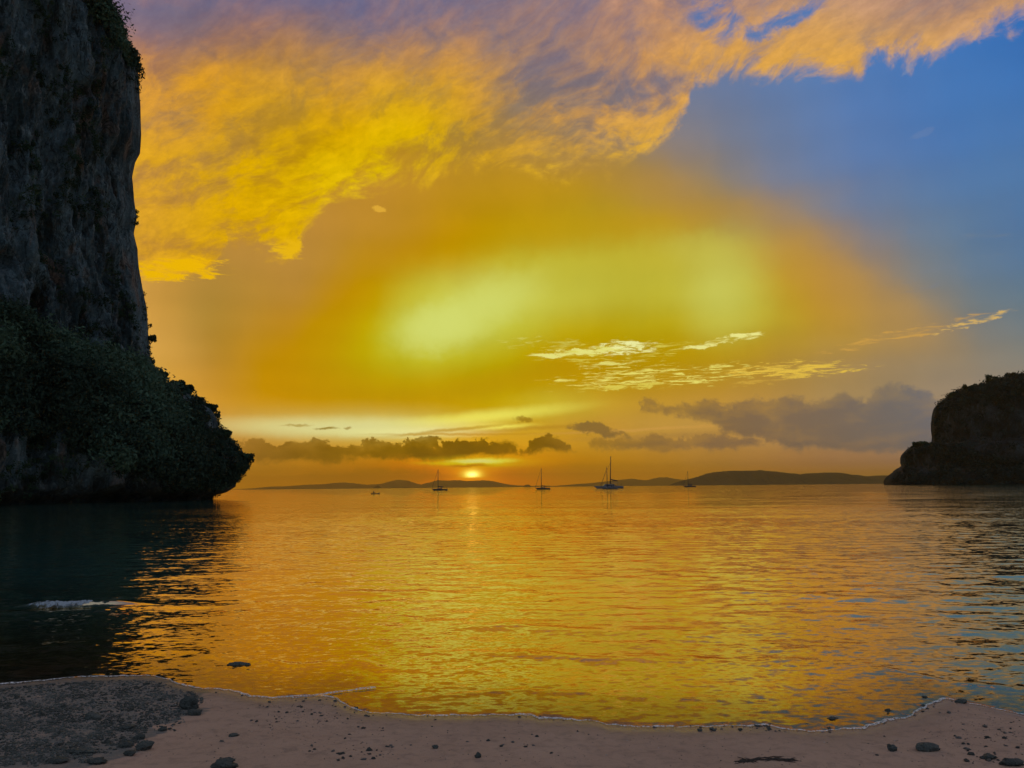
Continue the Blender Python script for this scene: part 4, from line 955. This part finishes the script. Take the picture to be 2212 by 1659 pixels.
def sailboat(name, px, py, L, mast, label, hull=None, mast_f=0.42, boom=0.36, bimini=False, rz=0.0, cat="sailboat", thick=0.24, lean=0.0, dinghy=False):
    hull = hull or HULL_D
    loc = ground(px, py, 0.0); root = empty(name, loc, rz); tag(root, label, cat, "yachts at anchor in the bay")
    fb = L*0.085; B = L*0.30
    mesh_obj("hull", *hull_mesh(L, B, fb), hull, root)
    cab = mesh_obj("cabin", *box_mesh(-L*0.17, L*0.20, -B*0.26, B*0.26, fb*1.0, fb*1.0+L*0.052, L*0.05, L*0.02, B*0.04), HULL_W, root, smooth=False)
    for k in range(3):
        mesh_obj("window", *box_mesh(-L*0.09+k*L*0.085, -L*0.035+k*L*0.085, -B*0.265, -B*0.235, fb+L*0.015, fb+L*0.038), GLASS, cab, smooth=False)
    mx = -L/2 + L*mast_f
    mesh_obj("mast", *tube([(mx, 0, fb*0.9), (mx+lean*mast*0.5, 0, mast*0.5), (mx+lean*mast, 0, mast)], [thick, thick*0.9, thick*0.7], 8), METAL, root)
    bz = fb + L*0.125; bx = mx + L*boom
    mesh_obj("boom", *tube([(mx, 0, bz), (bx, 0, bz-L*0.008)], [0.09, 0.08], 6), METAL, root)
    mesh_obj("sail_cover", *tube([(mx+0.05, 0, bz+L*0.070), (mx+L*0.035, 0, bz+L*0.036), (mx+L*boom*0.45, 0, bz+L*0.026), (bx-L*0.01, 0, bz+L*0.012)], [L*0.010, L*0.022, L*0.020, L*0.013], 8), CANVAS, root)
    mesh_obj("forestay", *tube([(-L*0.475, 0, fb*1.3), (mx-0.05+lean*mast, 0, mast*0.96)], [0.085, 0.065], 5), CANVAS, root)
    mesh_obj("backstay", *tube([(L*0.48, 0, fb*1.1), (mx+lean*mast, 0, mast*0.99)], [0.018, 0.018], 4), METAL, root)
    sp = mast*0.50
    mesh_obj("spreader", *tube([(mx-0.08, -B*0.30, sp), (mx-0.08, B*0.30, sp)], [0.06, 0.06], 5), METAL, root)
    for s in (-1, 1):
        mesh_obj("shroud", *tube([(mx, s*B*0.45, fb), (mx-0.05, s*B*0.30, sp), (mx, 0, mast*0.97)], [0.018]*3, 4), METAL, root)
    for s in (-1, 1):
        mesh_obj("guard_rail", *tube([(L*0.30, s*B*0.34, fb*1.02), (L*0.30, s*B*0.34, fb+L*0.06), (L*0.49, s*B*0.30, fb+L*0.062), (L*0.49, s*B*0.30, fb*1.0)], [0.03]*4, 5), METAL, root)
        mesh_obj("bow_rail", *tube([(-L*0.49, 0, fb*1.35+L*0.05), (-L*0.36, s*B*0.22, fb*1.25+L*0.05), (-L*0.36, s*B*0.22, fb*1.2)], [0.03]*3, 5), METAL, root)
    mesh_obj("sprayhood", *tube([(L*0.13, -B*0.24, fb+L*0.05), (L*0.15, -B*0.16, fb+L*0.10), (L*0.15, B*0.16, fb+L*0.10), (L*0.13, B*0.24, fb+L*0.05)], [L*0.022]*4, 8), CANVAS, root)
    if bimini:
        mesh_obj("bimini", *box_mesh(L*0.24, L*0.44, -B*0.33, B*0.33, fb+L*0.135, fb+L*0.15, L*0.01, L*0.01, B*0.03), CANVAS, root, smooth=False)
        for x_ in (L*0.26, L*0.42):
            for s in (-1, 1): mesh_obj("bimini_post", *tube([(x_, s*B*0.30, fb), (x_, s*B*0.30, fb+L*0.14)], [0.04, 0.04], 5), METAL, root)
    if dinghy:
        mesh_obj("outboard", *box_mesh(L*0.47, L*0.50, -0.25, 0.25, fb*0.9, fb+L*0.045), TRIM, root, smooth=False)
    return root
sailboat("sailboat", 949, 1059.6, 10.8, 14.2, "dark sailboat anchored left of the setting sun's reflection, furled boom aft", dinghy=True)
sailboat("sailboat", 1172, 1057.3, 10.7, 15.0, "sailboat anchored alone between the sun and the big catamaran, with a covered stern", bimini=True, lean=0.008)
sailboat("sailboat", 1489, 1052.3, 13.5, 17.0, "small dark sailboat far off in front of the left end of the low dark hills", lean=-0.004)
def catamaran():
    L = 22.5; loc = ground(1314, 1055.2); root = empty("catamaran", loc, 0.0); tag(root, "large sailing catamaran with the tallest mast, lying behind a smaller boat", "catamaran", "yachts at anchor in the bay")
    fb = 1.75
    for s in (-1, 1): mesh_obj("hull", *hull_mesh(L, 2.2, fb, 0.12, s*4.3, 0.9, 0.06), HULL_W, root)
    mesh_obj("bridge_deck", *box_mesh(-L*0.30, L*0.42, -3.6, 3.6, 1.0, 1.95), HULL_W, root, smooth=False)
    cab = mesh_obj("cabin", *box_mesh(-L*0.20, L*0.22, -3.2, 3.2, 1.952, 3.5, 2.0, 0.6, 0.4), HULL_W, root, smooth=False)
    for k in range(5): mesh_obj("window", *box_mesh(-L*0.10+k*1.35, -L*0.10+k*1.35+1.0, -3.22, -2.9, 2.35, 2.95), GLASS, cab, smooth=False)
    mesh_obj("hardtop", *box_mesh(L*0.08, L*0.36, -2.9, 2.9, 4.3, 4.5, 0.2, 0.2, 0.2), HULL_W, root, smooth=False)
    for x_ in (L*0.10, L*0.34):
        for s in (-1, 1): mesh_obj("hardtop_post", *tube([(x_, s*2.6, 1.9), (x_, s*2.6, 4.35)], [0.07, 0.07], 5), METAL, root)
    mx = 1.9
    mesh_obj("mast", *tube([(mx-0.3, 0, 2.0), (mx+0.15, 0, 13), (mx+0.75, 0, 25.8)], [0.38, 0.36, 0.28], 8), METAL, root)
    mesh_obj("boom", *tube([(mx-0.2, 0, 5.9), (mx+6.0, 0, 5.75)], [0.14, 0.12], 6), METAL, root)
    mesh_obj("sail_cover", *tube([(mx-0.1, 0, 7.7), (mx+0.8, 0, 7.1), (mx+2.6, 0, 6.6), (mx+5.9, 0, 6.2)], [0.22, 0.42, 0.46, 0.30], 8), CANVAS, root)
    mesh_obj("forestay", *tube([(-L*0.30, 0, 1.9), (mx+0.5, 0, 21)], [0.09, 0.07], 5), CANVAS, root)
    mesh_obj("spreader", *tube([(mx-0.25, -1.6, 10.2), (mx-0.25, 1.6, 10.2)], [0.09, 0.09], 5), METAL, root)
    for s in (-1, 1): mesh_obj("shroud", *tube([(mx+1, s*4.2, 1.9), (mx, s*1.6, 10.2), (mx+0.5, 0, 22)], [0.03]*3, 4), METAL, root)
    mesh_obj("crossbeam", *tube([(-L*0.36, -4.3, 1.8), (-L*0.36, 4.3, 1.8)], [0.16, 0.16], 6), METAL, root)
    mesh_obj("stern_arch", *tube([(L*0.44, -3.8, 1.7), (L*0.47, -3.6, 3.4), (L*0.47, 3.6, 3.4), (L*0.44, 3.8, 1.7)], [0.10]*4, 6), METAL, root)
catamaran()
sailboat("sailboat", 1315.5, 1056.9, 10.2, 13.6, "pale broad sailboat with a flat sunshade lying in front of the big catamaran", hull=HULL_W, mast_f=0.40, bimini=True, boom=0.30, thick=0.22)

# ------------------------------------------------------------------ kayak and paddler
def kayak():
    loc = ground(811, 1066.8); root = empty("kayak", loc, 0.0); tag(root, "small low kayak crossing the bay in front of the distant hills at left", "kayak")
    V = []; F = []; n = 17; m = 8; L = 3.0
    for i in range(n):
        f = -1 + 2*i/(n-1); b = 0.36*(1-abs(f)**2.4); h = 0.20 + 0.30*abs(f)**3.0*(1.25 if f > 0 else 0.6)
        for j in range(m):
            a = 2*math.pi*j/m; V.append((f*L/2*1.0, b*math.cos(a)+0.0, (h+0.10)*0.5*math.sin(a) + (h-0.10)*0.5 + 0.02))
    for i in range(n-1):
        for j in range(m): F.append((i*m+j, i*m+(j+1) % m, (i+1)*m+(j+1) % m, (i+1)*m+j))
    F.append(tuple(range(m))); F.append(tuple((n-1)*m+j for j in range(m)))
    mesh_obj("hull", V, F, paint("kayak_plastic", (0.09, 0.035, 0.02), 0.4), root)
    mesh_obj("seat_back", *box_mesh(-0.92, -0.86, -0.17, 0.17, 0.20, 0.48, 0, 0.03, 0.02), TRIM, root, smooth=False)
    # person, seated at the stern end facing right
    pts = {'pelvis': (-0.72,0,0.30,0.15), 'waist': (-0.73,0,0.46,0.125), 'chest': (-0.68,0,0.66,0.15), 'neck': (-0.65,0,0.82,0.055), 'head': (-0.63,0,0.90,0.085), 'crown': (-0.64,0,1.02,0.075),
           'shl': (-0.67,0.19,0.74,0.065), 'ell': (-0.50,0.30,0.56,0.045), 'hal': (-0.28,0.26,0.60,0.035), 'shr': (-0.67,-0.19,0.74,0.065), 'elr': (-0.48,-0.30,0.54,0.045), 'har': (-0.28,-0.22,0.52,0.035),
           'hil': (-0.66,0.11,0.29,0.10), 'knl': (-0.28,0.15,0.42,0.07), 'fol': (0.08,0.12,0.27,0.045), 'hir': (-0.66,-0.11,0.29,0.10), 'knr': (-0.28,-0.15,0.42,0.07), 'for_': (0.08,-0.12,0.27,0.045)}
    ed = [('pelvis','waist'),('waist','chest'),('chest','neck'),('neck','head'),('head','crown'),('chest','shl'),('shl','ell'),('ell','hal'),('chest','shr'),('shr','elr'),('elr','har'),('pelvis','hil'),('hil','knl'),('knl','fol'),('pelvis','hir'),('hir','knr'),('knr','for_')]
    ks = list(pts); me = bpy.data.meshes.new("person"); me.from_pydata([pts[k][:3] for k in ks], [(ks.index(a), ks.index(b)) for a, b in ed], []); me.update()
    o = bpy.data.objects.new("person", me); COL.objects.link(o); o.location = loc
    sk = o.modifiers.new("skin", 'SKIN'); 
    for i, k in enumerate(ks):
        me.skin_vertices[0].data[i].radius = (pts[k][3], pts[k][3]); me.skin_vertices[0].data[i].use_root = (k == 'pelvis')
    sb = o.modifiers.new("smooth", 'SUBSURF'); sb.levels = 1; sb.render_levels = 2
    me.materials.append(paint("dark_clothes", (0.03, 0.02, 0.02), 0.8))
    tag(o, "person in dark clothes sitting upright at the left end of the kayak", "person")
    p = empty("paddle", loc); tag(p, "double-bladed paddle held low across the kayak", "paddle")
    mesh_obj("shaft", *tube([(-0.22,0.95,0.86), (-0.30,-1.0,0.26)], [0.018, 0.018], 6), TRIM, p)
    for e in ((-0.22,1.06,0.89), (-0.30,-1.12,0.22)):
        V = [(e[0]+dx*0.08, e[1]+dy*0.2, e[2]+dx*0.03*t_) for t_ in (-1, 1) for dx, dy in ((-1,-0.6),(1,-0.6),(1.1,0.6),(0,1),(-1.1,0.6))]
        V = [(v[0], v[1], v[2] + (0.008 if i >= 5 else -0.008)) for i, v in enumerate(V)]
        mesh_obj("blade", V, [(0,1,2,3,4)[::-1], (5,6,7,8,9)] + [(i, (i+1) % 5, 5+(i+1) % 5, 5+i) for i in range(5)], TRIM, p, smooth=False)
kayak()

# ------------------------------------------------------------------ stones on the beach
def stone_mesh(name, sub, seed, sx=1.0, sy=1.0, sz=0.7, rough=0.35, mat=None):
    bm = bmesh.new(); bmesh.ops.create_icosphere(bm, subdivisions=sub, radius=1.0)
    for v in bm.verts:
        n = mnoise.fractal(v.co*1.3 + Vector((seed*7.1, seed*3.3, 0)), 0.8, 2, 3) + 0.4*mnoise.noise(v.co*3.5+Vector((seed, 0, 0)))
        v.co *= 1 + rough*n
        v.co = Vector((v.co.x*sx, v.co.y*sy, v.co.z*sz))
    me = bpy.data.meshes.new(name); bm.to_mesh(me); bm.free()
    if sub >= 3: me.polygons.foreach_set('use_smooth', np.ones(len(me.polygons), dtype=bool))
    if mat: me.materials.append(mat)
    return me
def make_stone(name, a, b):
    m, q = mat_new(name); tc_ = q.n.new("ShaderNodeTexCoord").outputs['Object']; oi = q.n.new("ShaderNodeObjectInfo").outputs['Random']
    n = q.noise(q.v('ADD', tc_, q.comb(oi, oi, 0.0)), 2.2, 5, 0.7); n2 = q.noise(tc_, 9.0, 4, 0.7)
    c = q.mix(q.smooth(n, 0.3, 0.7), (*a, 1), (*b, 1)); c = q.mix(q.m('MULTIPLY', q.smooth(n2, 0.6, 0.75), 0.3), c, (*[x*1.8 for x in b], 1))
    mat_out(q, principled(q, c, 0.75, 0.35, 0.0, bump(q, n2, 0.25, 0.7))); return m
ST_D = make_stone("dark_stone", (0.040, 0.048, 0.046), (0.115, 0.125, 0.118)); ST_G = make_stone("grey_stone", (0.12, 0.12, 0.12), (0.26, 0.25, 0.24)); ST_W = make_stone("shell", (0.5, 0.45, 0.42), (0.7, 0.66, 0.62))
def put_stone(px, py, w_px, h_px, label, cat="stone", name="beach_stone", seed=1, mat=None, rz=0.0, sub=3, rough=0.4, deep=0.7, sink=0.25):
    p = ground(px, py + 0, 0.0)
    for _ in range(3): p = ground(px, py, float(sand_z(p.x, p.y)))
    dist = (p-EYE).length; w = w_px*dist/FPX/2; h = h_px*dist/FPX/2
    me = stone_mesh(name, sub, seed, w, w*deep, h, rough, mat or ST_D)
    o = bpy.data.objects.new(name, me); COL.objects.link(o); o.location = (p.x, p.y + w*deep*0.4, p.z + h*(1-sink*2) if False else p.z + h*(0.72-sink)); o.rotation_euler = (0, 0, rz)
    tag(o, label, cat); return o
put_stone(511, 1446, 54, 17, "long flat dark rock lying in the shallow water, left of the middle", "rock", "shallow_rock", 3, sub=4, deep=0.45)
put_stone(405, 1532, 30, 30, "dark upright stone at the edge of the rubble, the tallest on the beach", "rock", "beach_rock", 4, sub=4, deep=0.8)
put_stone(419, 1545, 24, 14, "low stone resting against the foot of the tallest dark stone", "stone", "beach_stone", 5)
put_stone(310, 1620, 28, 20, "lumpy dark stone on clean sand just outside the rubble patch", seed=6, sub=4)
put_stone(278, 1632, 20, 12, "small flat stone left of the lumpy dark stone on the sand", seed=7)
put_stone(208, 1650, 32, 12, "broad weed-covered stone at the lower left edge of the picture", seed=8, sub=4)
put_stone(172, 1628, 42, 10, "long low dark lump along the outer edge of the rubble", seed=9, sub=4)
put_stone(122, 1648, 34, 10, "flat dark lump in the bottom left corner of the rubble", seed=10)
put_stone(270, 1614, 22, 11, "round dark lump where the rubble meets the sand", seed=11)
put_stone(300, 1597, 20, 11, "dark lump at the right rim of the rubble patch", seed=12)
put_stone(272, 1575, 28, 9, "wide low lump in the right part of the rubble", seed=13)
put_stone(198, 1553, 28, 13, "low dark lump in the middle of the rubble", seed=14)
put_stone(350, 1579, 15, 10, "single stone between the rubble patch and the clean sand", seed=15)
put_stone(482, 1660, 46, 20, "dark stone cut off by the bottom edge of the picture, left of the middle", seed=16, sub=4)
put_stone(503, 1591, 18, 7, "thin flat stone alone on the sand below the shallow rock", seed=17)
put_stone(1033, 1637, 13, 13, "small round black stone alone at the bottom middle of the sand", seed=18)
put_stone(2006, 1622, 42, 17, "long smooth black stone on the sand at lower right, the largest there", "rock", "beach_rock", 19, sub=4, deep=0.6, rough=0.2)
put_stone(1930, 1622, 15, 13, "small jagged dark stone left of the long black stone", seed=20)
put_stone(2137, 1640, 26, 10, "flat dark stone near the lower right corner", seed=21)
put_stone(2190, 1654, 36, 14, "dark stone in the lower right corner of the picture", seed=22)
put_stone(1920, 1540, 12, 9, "dark stone just inside the water's edge at right", seed=23)
put_stone(1802, 1557, 22, 8, "low stone awash near the foam line at right", seed=24)
put_stone(2078, 1519, 18, 9, "dark stone on the foam line at far right", seed=25)
put_stone(1998, 1510, 9, 8, "tiny dark stone at the tip of the sand spit at right", seed=26)
put_stone(940, 1617, 12, 9, "small dark stone right of the scattered gravel, bottom centre", seed=27)
put_stone(797, 1622, 11, 8, "dark pebble pair's left stone on the open sand", seed=28)
# weedy stain and twig
def make_stain():
    m, q = mat_new("dry_weed"); mat_out(q, principled(q, q.mix(q.noise(pos(q), 60, 4, 0.6), (0.03, 0.028, 0.026, 1), (0.09, 0.07, 0.06, 1)), 0.9, 0.2)); return m
WEED = make_stain()
def weed(px0, px1, py, label):
    root = None; V = []
    rnd = random.Random(5)
    for k in range(46):
        f = rnd.random(); x = px0 + (px1-px0)*f; y = py + 7*math.sin(f*3)*-0.6 + rnd.gauss(0, 2.4)
        p = ground(x, y, 0.07); z = float(sand_z(p.x, p.y)); a = rnd.gauss(0.1, 0.5); l = 0.02+0.05*rnd.random()
        V.append(tube([(p.x-l*math.cos(a), p.y-l*math.sin(a), z+0.002), (p.x, p.y+0.006*rnd.gauss(0, 1), z+0.006), (p.x+l*math.cos(a), p.y+l*math.sin(a), z+0.002)], [0.0015, 0.0035, 0.001], 5))
    o = mesh_obj("seaweed", *merge(*V), WEED); tag(o, label, "seaweed")
weed(1602, 1712, 1640, "thin crescent of dried dark seaweed on the sand, lower right of the middle")

DV = [stone_mesh("pebble", 2, s+40, 1, 0.8, 0.55, 0.5, ST_D) for s in range(6)] + [stone_mesh("pebble", 2, s+60, 1, 0.75, 0.5, 0.45, ST_G) for s in range(3)]
WV = [stone_mesh("shell", 2, s+80, 1, 0.7, 0.35, 0.3, ST_W) for s in range(2)]
def describe(label, s, smin, smax, mn, x, y):
    if cat_shell in label: return label + (" near the left rubble" if x < 900 else " at bottom centre" if x < 1500 else " toward the right corner")
    f = (s-smin)/(smax-smin); size = "largest" if f > 0.7 else "larger" if f > 0.35 else "small" if f > 0.08 else "tiny"
    k = mn.split('.'); tone = "grey" if me_is_grey(mn) else "dark"
    land = [((405,1532), "the tallest upright stone"), ((310,1620), "the lumpy stone outside the rubble"), ((172,1628), "the low lump by the rubble's edge"), ((60,1500), "the waterline at far left"), ((240,1480), "the top of the left spit"), ((198,1553), "the low lump mid-rubble"),
            ((503,1591), "the thin flat stone"), ((482,1655), "the stone at the bottom edge"), ((640,1520), "the foam left of the middle"), ((790,1622), "the stone pair left of centre"), ((940,1617), "the lone small stone left of centre"), ((1033,1637), "the small round black stone"), ((1180,1600), "the foam at bottom centre"),
            ((1930,1622), "the small jagged stone at right"), ((2006,1622), "the long black stone"), ((2040,1525), "the tip of the sand spit at right"), ((2150,1560), "the foam at far right"), ((2137,1640), "the flat stone by the lower right corner"), ((2205,1600), "the right edge of the picture")]
    where = min(land, key=lambda q: (q[0][0]-x)**2 + ((q[0][1]-y)*1.8)**2)
    side = "above" if y < where[0][1]-14 else "below" if y > where[0][1]+14 else "left of" if x < where[0][0] else "right of"
    base = {"dark broken coral": "coral stone", "small dark pebble": "pebble"}.get(label[:17], "pebble")
    return f"{size} {tone} {base} {side} {where[1]}"
cat_shell = "shell"
def me_is_grey(mn): return bpy.data.meshes[mn].materials[0].name.startswith("grey")
def scatter(n, region, dens, smin, smax, name, cat, label, group, seed, variants=None):
    rnd = random.Random(seed); c = 0; tries = 0
    while c < n and tries < n*200:
        tries += 1
        x0, y0, x1, y1 = region; x = rnd.uniform(x0, x1); y = rnd.uniform(y0, y1)
        if rnd.random() > dens(x, y): continue
        p = ground(x, y, 0.05); z = float(sand_z(p.x, p.y))
        me = rnd.choice(variants or DV); o = bpy.data.objects.new(name, me); COL.objects.link(o)
        s = smin + (smax-smin)*rnd.random()**2.2
        o.location = (p.x, p.y, z + s*0.10); o.scale = (s, s*rnd.uniform(0.7, 1), s*rnd.uniform(0.7, 1.2)); o.rotation_euler = (0, 0, rnd.random()*6.28)
        tag(o, describe(label, s, smin, smax, me.name, x, y), cat, group); c += 1
def on_sand(x, y, m=6):
    return y > np.interp(x, [a for a, _ in SHORE_PX], [b for _, b in SHORE_PX]) + m
def cl(x, y, cx, cy, r): return math.exp(-(((x-cx)/r)**2+((y-cy)/(r*0.45))**2))
scatter(105, (0,1466,430,1659), lambda x, y: 0.9 if inpoly(x, y, RUB) and on_sand(x, y, 3) else 0, 0.010, 0.034, "pebble", "pebble", "dark broken coral stone among the rubble in the lower left", "stones in the rubble patch", 3)
scatter(46, (540,1512,760,1560), lambda x, y: (0.9*cl(x, y, 660, 1516, 90)+0.05) if on_sand(x, y, 5) else 0, 0.006, 0.018, "pebble", "pebble", "small dark pebble just below the foam line left of the middle", "pebbles below the foam line", 4)
scatter(75, (430,1560,1300,1659), lambda x, y: 0.07+0.8*cl(x, y, 790, 1625, 70)+0.5*cl(x, y, 720, 1640, 50)+0.5*cl(x,y,1090,1600,60) if on_sand(x, y, 12) else 0, 0.006, 0.020, "pebble", "pebble", "small dark pebble scattered on the open sand at bottom centre", "pebbles on the open sand", 5)
scatter(52, (1890,1520,2212,1659), lambda x, y: 0.12+0.8*cl(x, y, 2180, 1590, 90)+0.7*cl(x, y, 2150, 1650, 60) if on_sand(x, y, 5) else 0, 0.007, 0.026, "pebble", "pebble", "small dark pebble on the sand in the lower right", "pebbles at lower right", 6)
scatter(16, (380,1560,2212,1659), lambda x, y: 0.4 if on_sand(x, y, 12) else 0, 0.004, 0.008, "shell_fragment", "shell", "tiny white shell fragment on the sand", "shell fragments on the sand", 8, WV)

def rubble():
    rnd = random.Random(9); base = []
    for s in range(8):
        me = stone_mesh("tmp", 1, s+90, 1, 0.8, 0.6, 0.6); v = np.array([tuple(a.co) for a in me.vertices]); f = np.array([tuple(p.vertices) for p in me.polygons]); base.append((v, f)); bpy.data.meshes.remove(me)
    def make(name, n, region, dens, smin, smax, mat, label, cat):
        VV = []; FF = []; b = 0; c = 0; tries = 0
        while c < n and tries < n*30:
            tries += 1
            x = rnd.uniform(region[0], region[2]); y = rnd.uniform(region[1], region[3])
            if rnd.random() > dens(x, y): continue
            p = ground(x, y, 0.05); z = float(sand_z(p.x, p.y)); s = smin + (smax-smin)*rnd.random()**3; v, f = base[c % 8]; a = rnd.random()*6.28
            ca, sa = math.cos(a)*s, math.sin(a)*s
            w = np.stack([v[:, 0]*ca - v[:, 1]*sa + p.x, v[:, 0]*sa + v[:, 1]*ca + p.y, v[:, 2]*s*rnd.uniform(0.6, 1.2) + z + s*0.15], 1)
            VV.append(w); FF.append(f+b); b += len(v); c += 1
        o = mesh_obj(name, np.concatenate(VV), np.concatenate(FF), mat, smooth=False); tag(o, label, cat, kind='stuff')
    def d1(x, y):
        j = 34*mnoise.fractal(Vector((x*0.02, y*0.05, 4)), 0.8, 2, 4)
        if not (inpoly(x+j, y+j*0.5, RUB) and on_sand(x, y, 1)): return 0
        return min(1, 0.25 + 1.0*max(0, mnoise.noise(Vector((x*0.02, y*0.045, 0)))+0.35))
    make("rubble_gravel", 9500, (-60,1460,440,1690), d1, 0.004, 0.018, ST_D, "dark coral gravel covering the sand in the lower left", "gravel")
    make("pale_gravel", 4200, (-60,1460,440,1690), d1, 0.003, 0.012, ST_G, "paler coral bits mixed through the dark gravel in the lower left", "gravel")
    make("sand_grit", 1500, (300,1490,2230,1670), lambda x, y: (0.12+0.9*cl(x, y, 650, 1518, 120)+0.6*cl(x, y, 2130, 1570, 120)) if on_sand(x, y, 2) else 0, 0.002, 0.006, ST_D, "fine dark grit strewn over the open sand", "grit")
    # stones on the bed of the shallows
    make("shallow_gravel", 900, (420,1400,2212,1570), lambda x, y: 0.0 if on_sand(x, y, 0) else 0.03+0.9*cl(x, y, 1740, 1495, 90)+0.8*cl(x, y, 1950, 1490, 90)+0.5*cl(x, y, 1640, 1520, 120)+0.3*cl(x, y, 760, 1470, 120), 0.006, 0.024, ST_D, "dark stones lying under the shallow water at right", "gravel")
rubble()

# ------------------------------------------------------------------ sea haze
def build_haze():
    m, q = mat_new("haze"); v = q.n.new("ShaderNodeVolumePrincipled"); v.inputs['Color'].default_value = (1.0, 0.66, 0.14, 1)
    v.inputs['Density'].default_value = HAZE; v.inputs['Anisotropy'].default_value = 0.6
    o = q.n.new("ShaderNodeOutputMaterial"); q.l.new(v.outputs[0], o.inputs['Volume'])
    V, F = box_mesh(-26000, 26000, -300, 28000, -7.5, 420.0)
    tag(mesh_obj("haze", V, F, m, smooth=False), "thin warm sea haze over the whole bay", "haze", kind='stuff')
HAZE = 4.5e-5
build_haze()

# ------------------------------------------------------------------ pebbles that read the same: say which from the left
def number_alike():
    by = {}
    for o in COL.objects:
        if o.parent is None and 'category' in o.keys(): by.setdefault(o['label'], []).append(o)
    ords = ["leftmost", "second-from-left", "third-from-left", "fourth-from-left", "fifth-from-left", "sixth-from-left", "seventh-from-left", "eighth-from-left", "ninth-from-left", "tenth-from-left", "eleventh-from-left", "twelfth-from-left"]
    nums = "two three four five six seven eight nine ten eleven twelve".split()
    for lab, os_ in by.items():
        n = len(os_)
        if 1 < n <= 12:
            os_.sort(key=lambda o: project(o.location)[0])
            for i, o in enumerate(os_): o['label'] = (ords[i] if i < n-1 or n < 3 else "rightmost") + " of " + nums[n-2] + ": " + lab
            if n == 2: os_[1]['label'] = "right-hand of two: " + lab; os_[0]['label'] = "left-hand of two: " + lab
number_alike()
print('longest label', max((len(o['label'].split()), o['label']) for o in COL.objects if 'label' in o.keys()))
